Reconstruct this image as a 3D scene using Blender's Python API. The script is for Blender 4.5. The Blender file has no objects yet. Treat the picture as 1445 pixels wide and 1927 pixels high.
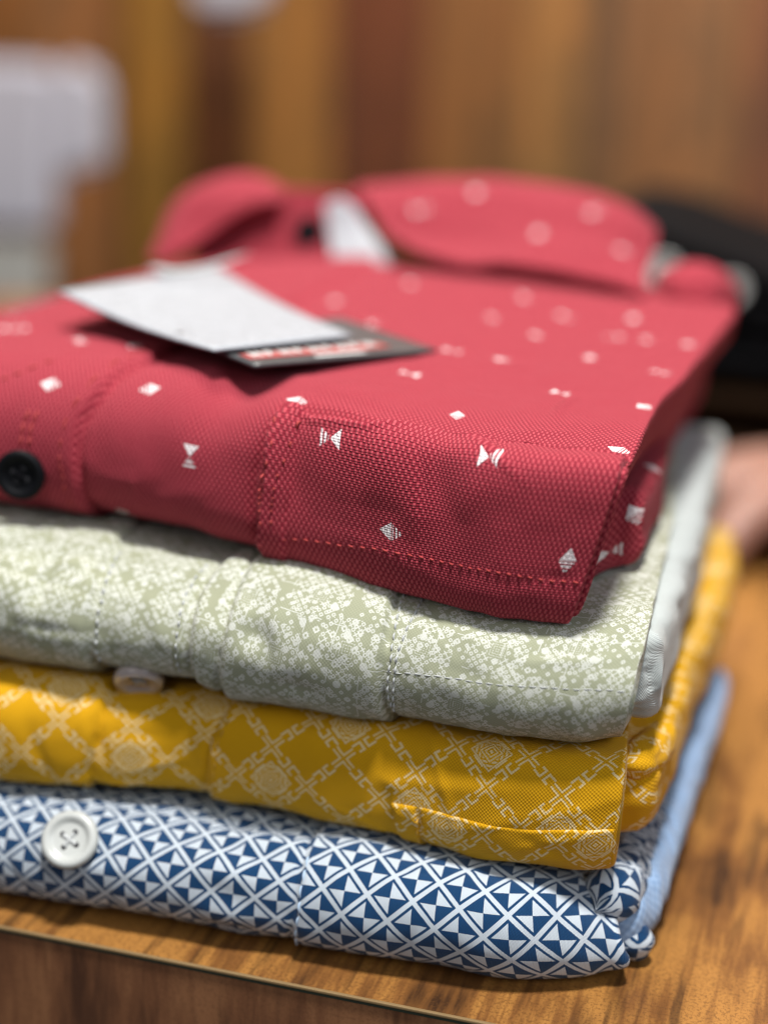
import bpy, bmesh, math, random
import numpy as np
from mathutils import Vector, Matrix

random.seed(7); np.random.seed(7)
sc = bpy.context.scene
COL = sc.collection

# ------------------------------------------------------------------ camera
PW, PH, FPX = 1445.0, 1927.0, 3000.0            # photo size and focal length in photo pixels
PCX, PCY = PW/2, PH/2
RHO = math.radians(1.5)
VY = (1680.0, 110.0)                            # vanishing point of the depth axis
_t = math.tan(RHO)
_a = (VY[0]-PCX) + _t*(VY[1]-PCY)
_b = -PCX*(VY[0]-PCX) + (VY[1]-_t*VY[0]-PCY)*(VY[1]-PCY)
_x1 = (-FPX*FPX-_b)/_a
_y1 = VY[1] + _t*(_x1-VY[0])
def _cd(x, y):
    v = np.array([x-PCX, -(y-PCY), -FPX]); return v/np.linalg.norm(v)
AY = _cd(*VY); AX = -_cd(_x1, _y1); AZ = np.cross(AX, AY)
ROT = np.stack([AX, AY, AZ])
def ray(px, py): return ROT @ _cd(px, py)
_r = ray(1165, 1822)
CAM = -_r*(0.18/-_r[2])
def onz(px, py, z):
    r = ray(px, py); return CAM + r*((z-CAM[2])/r[2])
def ony(px, py, y):
    r = ray(px, py); return CAM + r*((y-CAM[1])/r[1])
def project(P):
    c = (np.asarray(P, float)-CAM) @ ROT
    return PCX+FPX*c[..., 0]/-c[..., 2], PCY-FPX*c[..., 1]/-c[..., 2], -c[..., 2]

cam_data = bpy.data.cameras.new('camera')
cam = bpy.data.objects.new('camera', cam_data); COL.objects.link(cam)
M = Matrix(ROT.tolist()).to_4x4(); M.translation = Vector(CAM.tolist())
cam.matrix_world = M
cam_data.sensor_fit = 'VERTICAL'; cam_data.sensor_height = 36.0; cam_data.sensor_width = 27.0
cam_data.lens = FPX/PH*36.0
cam_data.clip_start = 0.01; cam_data.clip_end = 50
cam_data.dof.use_dof = True
cam_data.dof.focus_distance = 0.311
cam_data.dof.aperture_fstop = 4.2
cam_data.dof.aperture_blades = 0
sc.camera = cam

# ------------------------------------------------------------------ world and lamps
w = bpy.data.worlds.new('World'); sc.world = w; w.use_nodes = True
w.node_tree.nodes['Background'].inputs[0].default_value = (0.75, 0.82, 1.0, 1)
w.node_tree.nodes['Background'].inputs[1].default_value = 0.09

def area(name, loc, target, size, power, color, size_y=None):
    l = bpy.data.lights.new(name, 'AREA'); l.energy = power; l.color = color
    l.shape = 'RECTANGLE' if size_y else 'DISK'; l.size = size
    if size_y: l.size_y = size_y
    o = bpy.data.objects.new(name, l); COL.objects.link(o)
    o.location = loc
    o.rotation_euler = (Vector(target)-Vector(loc)).to_track_quat('-Z', 'Y').to_euler()
    return o
area('ceiling_lamp', (0.08, -0.20, 1.26), (-0.06, 0.02, 0.08), 0.18, 23.0, (1.0, 0.965, 0.93))
area('shop_light', (0.75, -0.55, 0.75), (-0.02, 0.03, 0.05), 0.6, 3.6, (0.86, 0.93, 1.0))
area('front_light', (-0.35, -1.1, 0.75), (-0.05, 0.03, 0.05), 0.7, 2.5, (1.0, 0.96, 0.93))
area('back_room_light', (-0.35, 0.75, 1.5), (-0.4, 1.3, 0.2), 0.5, 32.0, (1.0, 0.91, 0.80))

sc.view_settings.view_transform = 'Standard'
sc.view_settings.look = 'None'
sc.view_settings.exposure = 0.08
sc.view_settings.gamma = 1.0
sc.view_settings.use_curve_mapping = False
sc.render.engine = 'CYCLES'
sc.cycles.use_denoising = True
sc.cycles.max_bounces = 6
sc.cycles.filter_width = 1.3
sc.cycles.sample_clamp_indirect = 4

# ------------------------------------------------------------------ node helpers
class E:
    """a scalar socket with arithmetic"""
    nt = None
    def __init__(s, v): s.v = v
def _m(op, *a, clamp=False):
    n = E.nt.nodes.new('ShaderNodeMath'); n.operation = op; n.use_clamp = clamp
    for i, x in enumerate(a):
        if isinstance(x, E): x = x.v
        if isinstance(x, (int, float)): n.inputs[i].default_value = float(x)
        else: E.nt.links.new(x, n.inputs[i])
    return E(n.outputs[0])
E.__add__ = E.__radd__ = lambda s, o: _m('ADD', s, o)
E.__sub__ = lambda s, o: _m('SUBTRACT', s, o)
E.__rsub__ = lambda s, o: _m('SUBTRACT', o, s)
E.__mul__ = E.__rmul__ = lambda s, o: _m('MULTIPLY', s, o)
E.__truediv__ = lambda s, o: _m('DIVIDE', s, o)
def eabs(a): return _m('ABSOLUTE', a)
def emax(a, b): return _m('MAXIMUM', a, b)
def emin(a, b): return _m('MINIMUM', a, b)
def efloor(a): return _m('FLOOR', a)
def efract(a): return _m('FRACT', a)
def lt(a, b): return _m('LESS_THAN', a, b)
def gt(a, b): return _m('GREATER_THAN', a, b)
def esin(a): return _m('SINE', a)
def emod2(a): return _m('FLOORED_MODULO', a, 2.0)
def sstep(x, a, b):       # smooth 0..1
    n = E.nt.nodes.new('ShaderNodeMapRange'); n.interpolation_type = 'SMOOTHSTEP'
    E.nt.links.new(x.v, n.inputs[0]); n.inputs[1].default_value = a; n.inputs[2].default_value = b
    return E(n.outputs[0])
def sel(c, a, b): return b + c*(a-b)
def hash1(x, y, k=0.0):
    return efract(esin(x*12.9898 + y*78.233 + k)*43758.5453)
def box(x, y, cx, cy, hx, hy): # box mask
    return lt(emax(eabs(x-cx)/hx, eabs(y-cy)/hy), 1.0)
def comb(x, y, z=0.0):
    n = E.nt.nodes.new('ShaderNodeCombineXYZ')
    for i, q in enumerate((x, y, z)):
        if isinstance(q, E): E.nt.links.new(q.v, n.inputs[i])
        else: n.inputs[i].default_value = q
    return n.outputs[0]
def noise(vec, scale, detail=2, rough=0.5, dist=0.0):
    n = E.nt.nodes.new('ShaderNodeTexNoise'); n.inputs['Scale'].default_value = scale
    n.inputs['Detail'].default_value = detail; n.inputs['Roughness'].default_value = rough
    n.inputs['Distortion'].default_value = dist
    if vec is not None: E.nt.links.new(vec, n.inputs['Vector'])
    return E(n.outputs['Fac'])
def mix(f, a, b):
    n = E.nt.nodes.new('ShaderNodeMix'); n.data_type = 'RGBA'
    if isinstance(f, E): E.nt.links.new(f.v, n.inputs[0])
    else: n.inputs[0].default_value = f
    for i, c in ((6, a), (7, b)):
        if isinstance(c, tuple): n.inputs[i].default_value = (*c, 1) if len(c) == 3 else c
        else: E.nt.links.new(c, n.inputs[i])
    return n.outputs[2]
def ramp(f, stops):
    n = E.nt.nodes.new('ShaderNodeValToRGB'); cr = n.color_ramp
    while len(cr.elements) < len(stops): cr.elements.new(0.5)
    for e, (p, c) in zip(cr.elements, stops): e.position = p; e.color = (*c, 1)
    E.nt.links.new(f.v, n.inputs[0]); return n.outputs[0]
def newmat(name):
    m = bpy.data.materials.new(name); m.use_nodes = True
    E.nt = m.node_tree
    return m, m.node_tree.nodes['Principled BSDF']
def uvxy(layer='uv'):
    n = E.nt.nodes.new('ShaderNodeUVMap'); n.uv_map = layer
    s = E.nt.nodes.new('ShaderNodeSeparateXYZ'); E.nt.links.new(n.outputs[0], s.inputs[0])
    return E(s.outputs[0]), E(s.outputs[1]), n.outputs[0]
def objco():
    n = E.nt.nodes.new('ShaderNodeTexCoord'); return n.outputs['Object']
def scaled(vec, s):
    n = E.nt.nodes.new('ShaderNodeMapping'); n.inputs['Scale'].default_value = s
    E.nt.links.new(vec, n.inputs['Vector']); return n.outputs[0]
def setbump(b, h, dist, strength=1.0):
    n = E.nt.nodes.new('ShaderNodeBump'); n.inputs['Distance'].default_value = dist
    n.inputs['Strength'].default_value = strength
    E.nt.links.new(h.v, n.inputs['Height']); E.nt.links.new(n.outputs[0], b.inputs['Normal'])
def setcol(b, c):
    if isinstance(c, tuple): b.inputs['Base Color'].default_value = (*c, 1)
    else: E.nt.links.new(c, b.inputs['Base Color'])
def _x(): pass
def clothy(b, rough=0.88, sheen=0.25, tint=(1, 1, 1)):
    b.inputs['Roughness'].default_value = rough
    b.inputs['Specular IOR Level'].default_value = 0.15
    b.inputs['Sheen Weight'].default_value = sheen
    b.inputs['Sheen Roughness'].default_value = 0.5
    b.inputs['Sheen Tint'].default_value = (*tint, 1)

def plain(name, c, rough=0.6, spec=0.4, metal=0.0, bump=None):
    m, b = newmat(name)
    n = noise(objco(), 300 if bump is None else bump, 3)
    setcol(b, mix(n, tuple(x*0.88 for x in c), tuple(min(1, x*1.1) for x in c)))
    b.inputs['Roughness'].default_value = rough; b.inputs['Specular IOR Level'].default_value = spec
    b.inputs['Metallic'].default_value = metal
    return m

# ---- weaves: x, y in mm
def weave_pique(x, y, p=1.2, q=0.95):
    """raised vertical floats in brick order over thin crosswise threads"""
    wob = noise(comb(x, y), 0.5, 1)
    y = y + (wob-0.5)*0.25; x = x + (wob-0.5)*0.2
    row = efloor(y/q)
    fx = efract(x/p + emod2(row)*0.5) - 0.5
    fy = efract(y/q) - 0.5
    flo = 1.0 - sstep(emax(eabs(fx)*3.1, eabs(fy)*1.55) + eabs(fx*fy)*1.2, 0.50, 1.0)
    th = 0.5 + 0.5*esin(y*(2*math.pi/(q/2.0)))
    return flo, flo*0.85 + th*0.22
def weave_plain(x, y, p=0.36):
    a = esin(x*(math.pi/p)); b = esin(y*(math.pi/p))
    return 0.5 + 0.5*a*b

# ---- shirt fabrics
def mat_red():
    m, b = newmat('red_pique_cotton')
    x, y, vec = uvxy('uv')
    flo, h = weave_pique(x, y)
    nz = noise(vec, 0.35, 3); fine = noise(vec, 3.0, 2)
    base = mix(flo, (0.225, 0.015, 0.030), (0.50, 0.076, 0.098))
    base = mix(nz*0.30, base, (0.38, 0.026, 0.050))
    # printed motif, local coordinates in mm with the kind in steps of 20
    mx, my, _ = uvxy('motif')
    kind = efloor((mx+10.0)/20.0)
    mx = mx - kind*20.0
    wx = (fine-0.5)*0.06
    mx = mx*0.66 ; my = my*0.66
    mx = mx + wx; my = my + wx
    # kind 0: diamond = triangle up + bars shrinking down ; kind 1: bow = triangle pointing to the centre + bars growing
    ax = eabs(mx)
    tri0 = emin(gt(my, 0.05), lt(ax + (my*0.72), 1.30))
    bars0 = emin(lt(my, -0.10), emin(gt(my, -1.75), gt(efract(my/0.56), 0.46)))
    bars0 = emin(bars0, lt(ax - my*0.72, 1.22))
    k0 = emax(tri0, bars0)
    tri1 = emin(emin(gt(my, 0.10), lt(my, 1.55)), lt(ax - my*0.72, 0.06))
    bars1 = emin(emin(lt(my, -0.30), gt(my, -1.75)), gt(efract(my/0.60+0.1), 0.46))
    bars1 = emin(bars1, lt(ax + my*0.60, 0.10))
    k1 = emax(tri1, bars1)
    pr = sel(kind, k1, k0)
    inside = emin(lt(ax, 5.0), lt(eabs(my), 5.0))
    worn = sstep(flo + fine*0.9, 0.15, 0.55)
    pr = pr*inside*(0.55 + 0.45*worn)
    setcol(b, mix(pr, base, (0.82, 0.76, 0.77)))
    clothy(b, 0.85, 0.08, (1.0, 0.62, 0.68))
    setbump(b, h + nz*0.3, 0.00030, 1.0)
    return m

def mat_green():
    m, b = newmat('sage_printed_poplin')
    x, y, vec = uvxy('uv')
    wv = weave_plain(x, y)
    nz = noise(vec, 0.3, 2)
    xr = (x*0.80 + y*0.60)*1.42; yr = (y*0.80 - x*0.60)*1.42
    # embroidery-like folded motifs
    P = 19.0
    a = xr/P; c = yr/P
    # fold into one motif of a half-drop repeat
    col_ = efloor(a)
    cy = c + emod2(col_)*0.5
    rowi = efloor(cy)
    fx = eabs(efract(a)-0.5)*P; fy = eabs(efract(cy)-0.5)*P
    hi = emax(fx, fy); lo = emin(fx, fy)
    pix = 1.55
    qi = efloor(hi/pix); qj = efloor(lo/pix)
    cxl = eabs(efract(hi/pix)-0.5); cyl = eabs(efract(lo/pix)-0.5)
    seedk = emod2(col_+rowi)*3.7
    rnd = hash1(qi, qj, seedk+1.3)
    dm = emin(cxl+cyl, emax(cxl, cyl)*1.28)
    hol = emin(lt(dm, 0.42), gt(cxl+cyl, 0.20))
    crs = emin(lt(emin(cxl, cyl), 0.12), lt(dm, 0.60))
    spots = hol*gt(rnd, 0.50) + crs*lt(rnd, 0.12)
    inn = lt(hi+lo, 12.0)
    dd = (fx+fy)/1.05
    rings = lt(eabs(efract(dd)-0.5), 0.12)*gt(efract(eabs(fx-fy)/0.9), 0.22)
    cen = lt(fx+fy, 3.6)
    med = sel(cen, rings, spots*inn)
    # small stars with a hole on their own lattice
    def stars(P2, ox, oy, r1, r0, thr, k):
        u = xr/P2+ox; v = yr/P2+oy
        iu = efloor(u); iv = efloor(v)
        jx = (hash1(iu, iv, k)-0.5)*0.08; jy = (hash1(iv, iu, k+2.0)-0.5)*0.08
        lx = (efract(u)-0.5+jx)*P2; ly = (efract(v)-0.5+jy)*P2
        al = eabs(lx); bl = eabs(ly)
        d = emin(emax(al, bl)*1.25, al+bl)      # eight-pointed outline
        on = emin(lt(d, r1), gt(al+bl, r0))
        return on*gt(hash1(iu, iv, k+5.0), thr)
    st = emax(stars(3.4, 0.1, 0.3, 0.98, 0.42, 0.45, 1.0), stars(2.6, 0.45, 0.6, 0.66, 0.24, 0.42, 9.0))
    u = xr/9.5+0.3; v = yr/9.5+0.15
    dx = (efract(u)-0.5)*9.5; dy = (efract(v)-0.5)*9.5
    dots = lt(dx*dx+dy*dy, 1.25)*gt(hash1(efloor(u), efloor(v), 4.0), 0.45)
    # thin branching strokes
    s1 = lt(eabs(efract((xr+yr)/13.0)-0.5)*13.0, 0.20)*gt(hash1(efloor((xr-yr)/3.1), efloor((xr+yr)/13.0), 3.0), 0.62)
    s2 = lt(eabs(efract((xr-yr)/13.0)-0.5)*13.0, 0.20)*gt(hash1(efloor((xr+yr)/3.1), efloor((xr-yr)/13.0), 8.0), 0.62)
    pr = emax(emax(med, st), emax(dots, emax(s1, s2)))
    pr = pr*(0.90+0.10*wv)*(0.50 + 0.34*noise(vec, 1.5, 2))
    base = mix(wv, (0.275, 0.295, 0.195), (0.355, 0.375, 0.26))
    base = mix(nz*0.4, base, (0.31, 0.32, 0.23))
    setcol(b, mix(_m('MULTIPLY', pr, 0.92, clamp=True), base, (0.74, 0.76, 0.73)))
    clothy(b, 0.8, 0.2)
    setbump(b, wv*0.5+nz*0.6, 0.00008, 0.7)
    return m

def mat_yellow():
    m, b = newmat('mustard_printed_poplin')
    x, y, vec = uvxy('uv')
    wv = weave_plain(x, y, 0.40)
    nz = noise(vec, 0.3, 2)
    wx = (noise(vec, 1.2, 1)-0.5)*0.25
    P = 15.6; Q = 15.2
    xs = x + wx; ys = y + wx
    a = xs/P + ys/Q; c = xs/P - ys/Q
    ia = efloor(a); ic = efloor(c)
    fa = efract(a)-0.5; fc = efract(c)-0.5          # cell -0.5..0.5 along two diagonals
    # corner L strokes just inside each cell
    W = 0.026
    A = eabs(fa); C_ = eabs(fc); hi = emax(A, C_); lo = emin(A, C_)
    lcor = emin(lt(eabs(hi-0.456), 0.019), gt(lo, 0.235))
    def brackets(s, t):          # s along the edge (-0.5..0.5 centred), t across (0 on the boundary)
        s2 = eabs(s); tt = t*_m('SIGN', s)
        o = lt(emax(eabs(s2-0.125)/0.098, eabs(tt)/0.104), 1.0)
        inn = lt(emax(eabs(s2-0.175)/0.103, eabs(tt)/0.060), 1.0)
        cut2 = emin(gt(s2, 0.165), lt(tt, -0.05))
        return o*(1.0-inn)*(1.0-cut2)
    ta = efract(a+0.5)-0.5; tc = efract(c+0.5)-0.5  # distance to the boundaries
    e1 = brackets(fc, ta); e2 = brackets(fa, tc)
    chain = emax(emax(e1, e2), lcor)
    # medallion in every second cell
    both = (1.0-emod2(ia))*(1.0-emod2(ic))
    r = hi
    mring = emax(lt(r, 0.035), emax(emin(gt(r, 0.07), lt(r, 0.098)), emax(emin(gt(r, 0.130), lt(r, 0.160)), emin(gt(r, 0.265), lt(r, 0.295)))))
    mesh_ = emin(emin(gt(r, 0.185), lt(r, 0.25)), gt(efract((A+C_)*9.0), 0.42))
    ext = emin(emin(gt(r, 0.30), lt(r, 0.335)), lt(lo, 0.14))
    med = emax(emax(mring, mesh_), ext)*both
    pr = emax(chain, med)
    pr = pr*(0.72+0.28*noise(vec, 2.5, 2))*(0.75+0.25*wv)
    base = mix(wv, (0.50, 0.245, 0.002), (0.80, 0.43, 0.006))
    base = mix(nz*0.3, base, (0.60, 0.29, 0.003))
    setcol(b, mix(pr*0.95, base, (0.82, 0.70, 0.42)))
    clothy(b, 0.8, 0.12, (1, 0.9, 0.6))
    setbump(b, wv+nz*0.6, 0.0001, 0.9)
    return m

def mat_blue():
    m, b = newmat('blue_lattice_twill')
    x, y, vec = uvxy('uv')
    wv = 0.5+0.5*esin((x*1.6+y*0.9)*(2*math.pi/0.62))*esin((x*0.5-y)*(2*math.pi/0.42))
    nz = noise(vec, 0.3, 2); ed = (noise(vec, 4.0, 2)-0.5)*0.30
    xs = x+ed*0.5; ys = y+ed*0.5
    P = 9.3; Q = 8.4
    a = xs/P+ys/Q; c = xs/P-ys/Q
    fa = efract(a)-0.5; fc = efract(c)-0.5
    par = emod2(efloor(a)+efloor(c))
    r = emax(eabs(fa), eabs(fc))
    line = gt(r, 0.430)
    lx = fa+fc; ly = fa-fc
    s = lt(lx*ly*(par*2.0-1.0), 0.0)
    tri = s*lt(r, 0.345)
    pr = emax(line, tri)
    streak = noise(scaled(vec, (3.0, 0.4, 1)), 1.5, 2)
    blue = mix(wv, (0.001, 0.020, 0.066), (0.003, 0.055, 0.165))
    blue = mix(streak*0.22, blue, (0.02, 0.11, 0.26))
    white = mix(wv, (0.46, 0.53, 0.60), (0.66, 0.73, 0.79))
    setcol(b, mix(pr, blue, white))
    clothy(b, 0.75, 0.15)
    setbump(b, wv+nz*0.5, 0.00012, 0.9)
    return m

def mat_plaincloth(name, c1, c2, p=0.36):
    m, b = newmat(name)
    x, y, vec = uvxy('uv')
    wv = weave_plain(x, y, p)
    nz = noise(vec, 0.4, 3)
    setcol(b, mix(nz, mix(wv, c1, c2), c2))
    clothy(b, 0.85, 0.2)
    setbump(b, wv+nz, 0.0001, 0.8)
    return m

RED = mat_red(); GREEN = mat_green(); YELLOW = mat_yellow(); BLUE = mat_blue()
REDPLAIN = mat_plaincloth('red_cotton_reverse', (0.30, 0.03, 0.055), (0.44, 0.05, 0.085), 0.5)
GREENREV = mat_plaincloth('sage_cloth_reverse', (0.44, 0.48, 0.465), (0.48, 0.52, 0.51))
BLUEREV = mat_plaincloth('blue_cloth_reverse', (0.13, 0.23, 0.42), (0.30, 0.43, 0.62), 0.9)
YELREV = mat_plaincloth('mustard_cloth_reverse', (0.66, 0.36, 0.02), (0.80, 0.48, 0.05))

# ------------------------------------------------------------------ objects
def link(o, parent=None):
    COL.objects.link(o)
    if parent: o.parent = parent
    return o
def mesh_obj(name, verts, faces, mat, parent=None, smooth=True):
    me = bpy.data.meshes.new(name)
    me.from_pydata([tuple(v) for v in verts], [], faces)
    if mat: me.materials.append(mat)
    if smooth: me.polygons.foreach_set('use_smooth', [True]*len(me.polygons))
    me.update()
    return link(bpy.data.objects.new(name, me), parent)
def thing(name, label, cat, group=None, loc=(0, 0, 0)):
    o = bpy.data.objects.new(name, None); COL.objects.link(o); o.empty_display_size = 0.01
    o.location = loc; o['label'] = label; o['category'] = cat
    if group: o['group'] = group
    return o
def tagit(o, label, cat, group=None, kind=None):
    o['label'] = label; o['category'] = cat
    if group: o['group'] = group
    if kind: o['kind'] = kind
    return o
def relocate(o, loc):
    """move the origin of a top-level empty to loc, leaving its children in place"""
    o.location = loc
    for c in o.children: c.matrix_parent_inverse = Matrix.Translation(-Vector(loc))

def smooth01(t):
    t = np.clip(t, 0, 1); return t*t*(3-2*t)
def interp(xs, ys):
    xs = np.array(xs, float); ys = np.array(ys, float)
    def f(x):
        # smooth (monotone-ish) interpolation
        x = np.asarray(x, float)
        acc = 0
        for d, wgt in ((-1, .2), (-.5, .2), (0, .2), (.5, .2), (1, .2)):
            acc = acc + wgt*np.interp(x + d*f.s, xs, ys)
        return acc
    f.s = 0.004
    return f
def vnoise(x, y, s, seed=0):
    """cheap smooth noise from rotated sines"""
    rs = np.random.RandomState(seed); out = 0
    for k in range(7):
        an = rs.uniform(0, math.pi*2); fr = s*rs.uniform(0.5, 1.9); ph = rs.uniform(0, 6.28)
        out = out + np.sin((x*math.cos(an)+y*math.sin(an))*fr + ph + 1.3*np.sin((x*math.sin(an)-y*math.cos(an))*fr*0.7+ph*2))
    return out/7

class Slab:
    """a folded layer of cloth: rounded profile in depth/height swept along x, right side shaped in plan"""
    def __init__(S, xl, yf, zb, zt, rx, n, yb, xt, xb, topz=None, step=0.0008, e=0.0016, wr=0.05, dense_from=-0.165, concave=0.0):
        xs = list(np.arange(xl, dense_from, 0.004)) + list(np.arange(dense_from, -0.0005, step)) + [0.0]
        xs = np.array(xs)
        NB = 64; ang = np.linspace(math.pi/2, -math.pi/2, NB)
        topn = np.concatenate([np.linspace(0, .6, 40), .6+.4*(1-(1-np.linspace(0.02, 1, 70))**1.0)])[:-1]
        seg = []
        rows = []
        ends = [(0, 0)]*0
        stations = [(x, 0.0, 0.0) for x in xs]                      # (x, inset, collapse)
        for k in range(1, 6):
            ph = k/5*math.pi/2
            stations.append((0.0+e*math.sin(ph), e*(1-math.cos(ph)), 0.0))
        for c in (0.35, 0.7, 1.0):
            stations.append((e-concave*math.sin(min(c, .7)/.7*math.pi/2), e, c))
        lst = [(xl-0.004, 0.004, 1.0), (xl-0.004, 0.004, 0.5), (xl-0.004, 0.004, 0), (xl-0.003, 0.0015, 0), (xl-.0015, .0004, 0)]
        stations = lst+stations
        G = []
        for (x, ins, col) in stations:
            xc = min(max(x, xl), 0.0)
            f, b_, lo, hi, r_, nn = float(yf(xc)), float(yb(xc)), float(zb(xc)), float(zt(xc)), float(rx(xc)), float(n(xc))
            zm = (lo+hi)/2; h = (hi-lo)/2
            y1 = f+r_; y2 = b_-0.010
            tz = (lambda y: float(topz(xc, y))) if topz else (lambda y: 0.0)
            P = []
            for t in topn:                                           # A: back to front along the top
                y = y2+(y1-y2)*t; P.append((y, hi+tz(y)))
            for a in ang:
                ca, sa = math.cos(a), math.sin(a)
                P.append((y1-r_*abs(ca)**(2/nn), zm+h*math.copysign(abs(sa)**(2/nn), sa) + (tz(y1)*max(0, sa))))
            for t in np.linspace(0, 1, 30)[1:]:
                P.append((y1+(y2-y1)*t, lo))
            for a in np.linspace(-math.pi/2, math.pi/2, 12)[1:-1]:
                P.append((y2+0.010*math.cos(a), zm+(h+tz(y2)/2)*math.sin(a)+tz(y2)/2))
            P = np.array(P)
            ym = (f+b_)/2
            P[:, 0] = ym+(P[:, 0]-ym)*(1-ins/((b_-f)/2))
            P[:, 1] = zm+(P[:, 1]-zm)*(1-ins/h)*(1-col*0.999)
            G.append(np.column_stack([np.full(len(P), x), P]))
        S.G = np.array(G)                                             # Nx, Nt, 3
        S.i0 = len(lst); S.i1 = len(stations)-8                       # regular stations
        S.u = np.array([s[0] for s in stations])
        # arc length from the start of B on a middle station
        k = int(S.i0+(S.i1-S.i0)*0.85)
        pr = S.G[k]; d = np.linalg.norm(np.diff(pr, axis=0), axis=1)
        v = np.concatenate([[0], np.cumsum(d)]); S.v = v-v[len(topn)]; S.v = -S.v   # front goes negative, top positive
        S.nt = S.G.shape[1]
        S.uw = S.u.copy(); hh = float(zt(0)-zb(0))/2
        for q, c in ((-3, .35), (-2, .7), (-1, 1.0)): S.uw[q] = S.uw[-4]+hh*c
        # true arc length per station for the print, measured from the middle of the front
        dd = np.linalg.norm(np.diff(S.G, axis=1), axis=2); arc = np.concatenate([np.zeros((len(stations), 1)), np.cumsum(dd, axis=1)], axis=1)
        jc = len(topn)+NB//2
        S.VUV = -(arc-arc[:, jc:jc+1])+S.v[jc]
        S.VUV[S.i1+5:] = S.VUV[S.i1+4]; S.VUV[:S.i0] = S.VUV[S.i0]
        # plan warp on the right
        wgt = smooth01((S.G[..., 0]+wr)/wr)
        x = S.G[..., 0]; lo = np.array([float(zb(min(max(q, xl), 0))) for q in S.u])[:, None]; hi = np.array([float(zt(min(max(q, xl), 0))) for q in S.u])[:, None]
        tt = np.clip((S.G[..., 2]-lo)/(hi-lo), 0, 1)
        S.G[..., 0] += wgt*((1-tt)*xb(S.G[..., 1])+tt*xt(S.G[..., 1])-e*0.9)
    def normals(S):
        G = S.G
        du = np.gradient(G, axis=0); dv = np.roll(G, -1, axis=1)-np.roll(G, 1, axis=1)
        N = np.cross(dv, du); L = np.linalg.norm(N, axis=2, keepdims=True); L[L < 1e-12] = 1
        N = N/L
        # outward check on top mid point
        i = (S.i0+S.i1)//2
        if N[i, 40, 2] < 0: N = -N
        return N
    def pick(S, px, py):
        """cloth coordinates (u, v) of the front-facing surface point seen at a photo pixel"""
        N = S.normals(); X, Y, D = project(S.G)
        face = np.einsum('ijk,ijk->ij', N, CAM-S.G) > 0
        d2 = (X-px)**2+(Y-py)**2
        d2[~face] = 1e12; d2[:S.i0] = 1e12; d2[S.i1:] = 1e12
        i, j = np.unravel_index(np.argmin(d2), d2.shape)
        i = min(max(i, S.i0+1), S.i1-2); j = min(max(j, 1), S.nt-2)
        J = np.array([[(X[i+1, j]-X[i-1, j])/(S.u[i+1]-S.u[i-1]), (X[i, j+1]-X[i, j-1])/(S.v[j+1]-S.v[j-1])],
                      [(Y[i+1, j]-Y[i-1, j])/(S.u[i+1]-S.u[i-1]), (Y[i, j+1]-Y[i, j-1])/(S.v[j+1]-S.v[j-1])]])
        r = np.array([px-X[i, j], py-Y[i, j]])
        try: duv = np.linalg.solve(J, r)
        except Exception: duv = np.zeros(2)
        duv = np.clip(duv, -0.0015, 0.0015)
        return (S.u[i]+duv[0], S.v[j]+duv[1])
    def at(S, u, v):
        """world point and normal at cloth coordinates (arrays)"""
        u = np.asarray(u, float); v = np.asarray(v, float)
        if not hasattr(S, 'N'): S.N = S.normals()
        uu = S.u[S.i0:S.i1]
        i = np.clip(np.searchsorted(uu, u)-1, 0, len(uu)-2); a = np.clip((u-uu[i])/(uu[i+1]-uu[i]), 0, 1)[..., None]
        i = i+S.i0
        vv = -S.v; j = np.clip(np.searchsorted(vv, -v)-1, 0, S.nt-2); b = np.clip((-v-vv[j])/(vv[j+1]-vv[j]), 0, 1)[..., None]
        def g(A): return (A[i, j]*(1-a)*(1-b)+A[i+1, j]*a*(1-b)+A[i, j+1]*(1-a)*b+A[i+1, j+1]*a*b)
        n = g(S.N); n /= np.linalg.norm(n, axis=-1, keepdims=True)
        return g(S.G), n
    def vuv(S, u, v):
        u = np.asarray(u, float); v = np.asarray(v, float)
        uu = S.u[S.i0:S.i1]
        i = np.clip(np.searchsorted(uu, u)-1, 0, len(uu)-2); a = np.clip((u-uu[i])/(uu[i+1]-uu[i]), 0, 1); i = i+S.i0
        vv = -S.v; j = np.clip(np.searchsorted(vv, -v)-1, 0, S.nt-2); b = np.clip((-v-vv[j])/(vv[j+1]-vv[j]), 0, 1)
        A = S.VUV; return A[i, j]*(1-a)*(1-b)+A[i+1, j]*a*(1-b)+A[i, j+1]*(1-a)*b+A[i+1, j+1]*a*b
    def UV(S):
        U = np.repeat(S.u[:, None], S.nt, 1); V = np.repeat(S.v[None, :], len(S.u), 0)
        return U, V
    def displace(S, D):
        fade = np.ones(S.G.shape[:2]); fade[S.i1+5:] = 0; fade[:S.i0] = 0
        S.G = S.G+S.normals()*(D*fade)[..., None]
        if hasattr(S, 'N'): del S.N
    def mesh(S, name, mat, parent, motifs=None, uvshift=(0, 0)):
        nx, nt = S.G.shape[:2]
        idx = np.arange(nx*nt).reshape(nx, nt)
        a = idx[:-1, :]; b_ = idx[1:, :]
        a2 = np.roll(a, -1, 1); b2 = np.roll(b_, -1, 1)
        F = np.stack([a, a2, b2, b_], -1).reshape(-1, 4)
        me = bpy.data.meshes.new(name)
        me.from_pydata(S.G.reshape(-1, 3).tolist(), [], F.tolist())
        U, V = S.UV()
        Vx = np.concatenate([S.VUV, S.VUV[:, -1:]-0.002], 1)
        # loop uv
        I = np.repeat(np.arange(nx-1)[:, None], nt, 1); J = np.repeat(np.arange(nt)[None, :], nx-1, 0)
        ul = np.stack([S.uw[I], S.uw[I], S.uw[I+1], S.uw[I+1]], -1)
        vl = np.stack([Vx[I, J], Vx[I, J+1], Vx[I+1, J+1], Vx[I+1, J]], -1)
        uv = np.stack([ul*1000+uvshift[0], vl*1000+uvshift[1]], -1).reshape(-1, 2)
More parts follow.
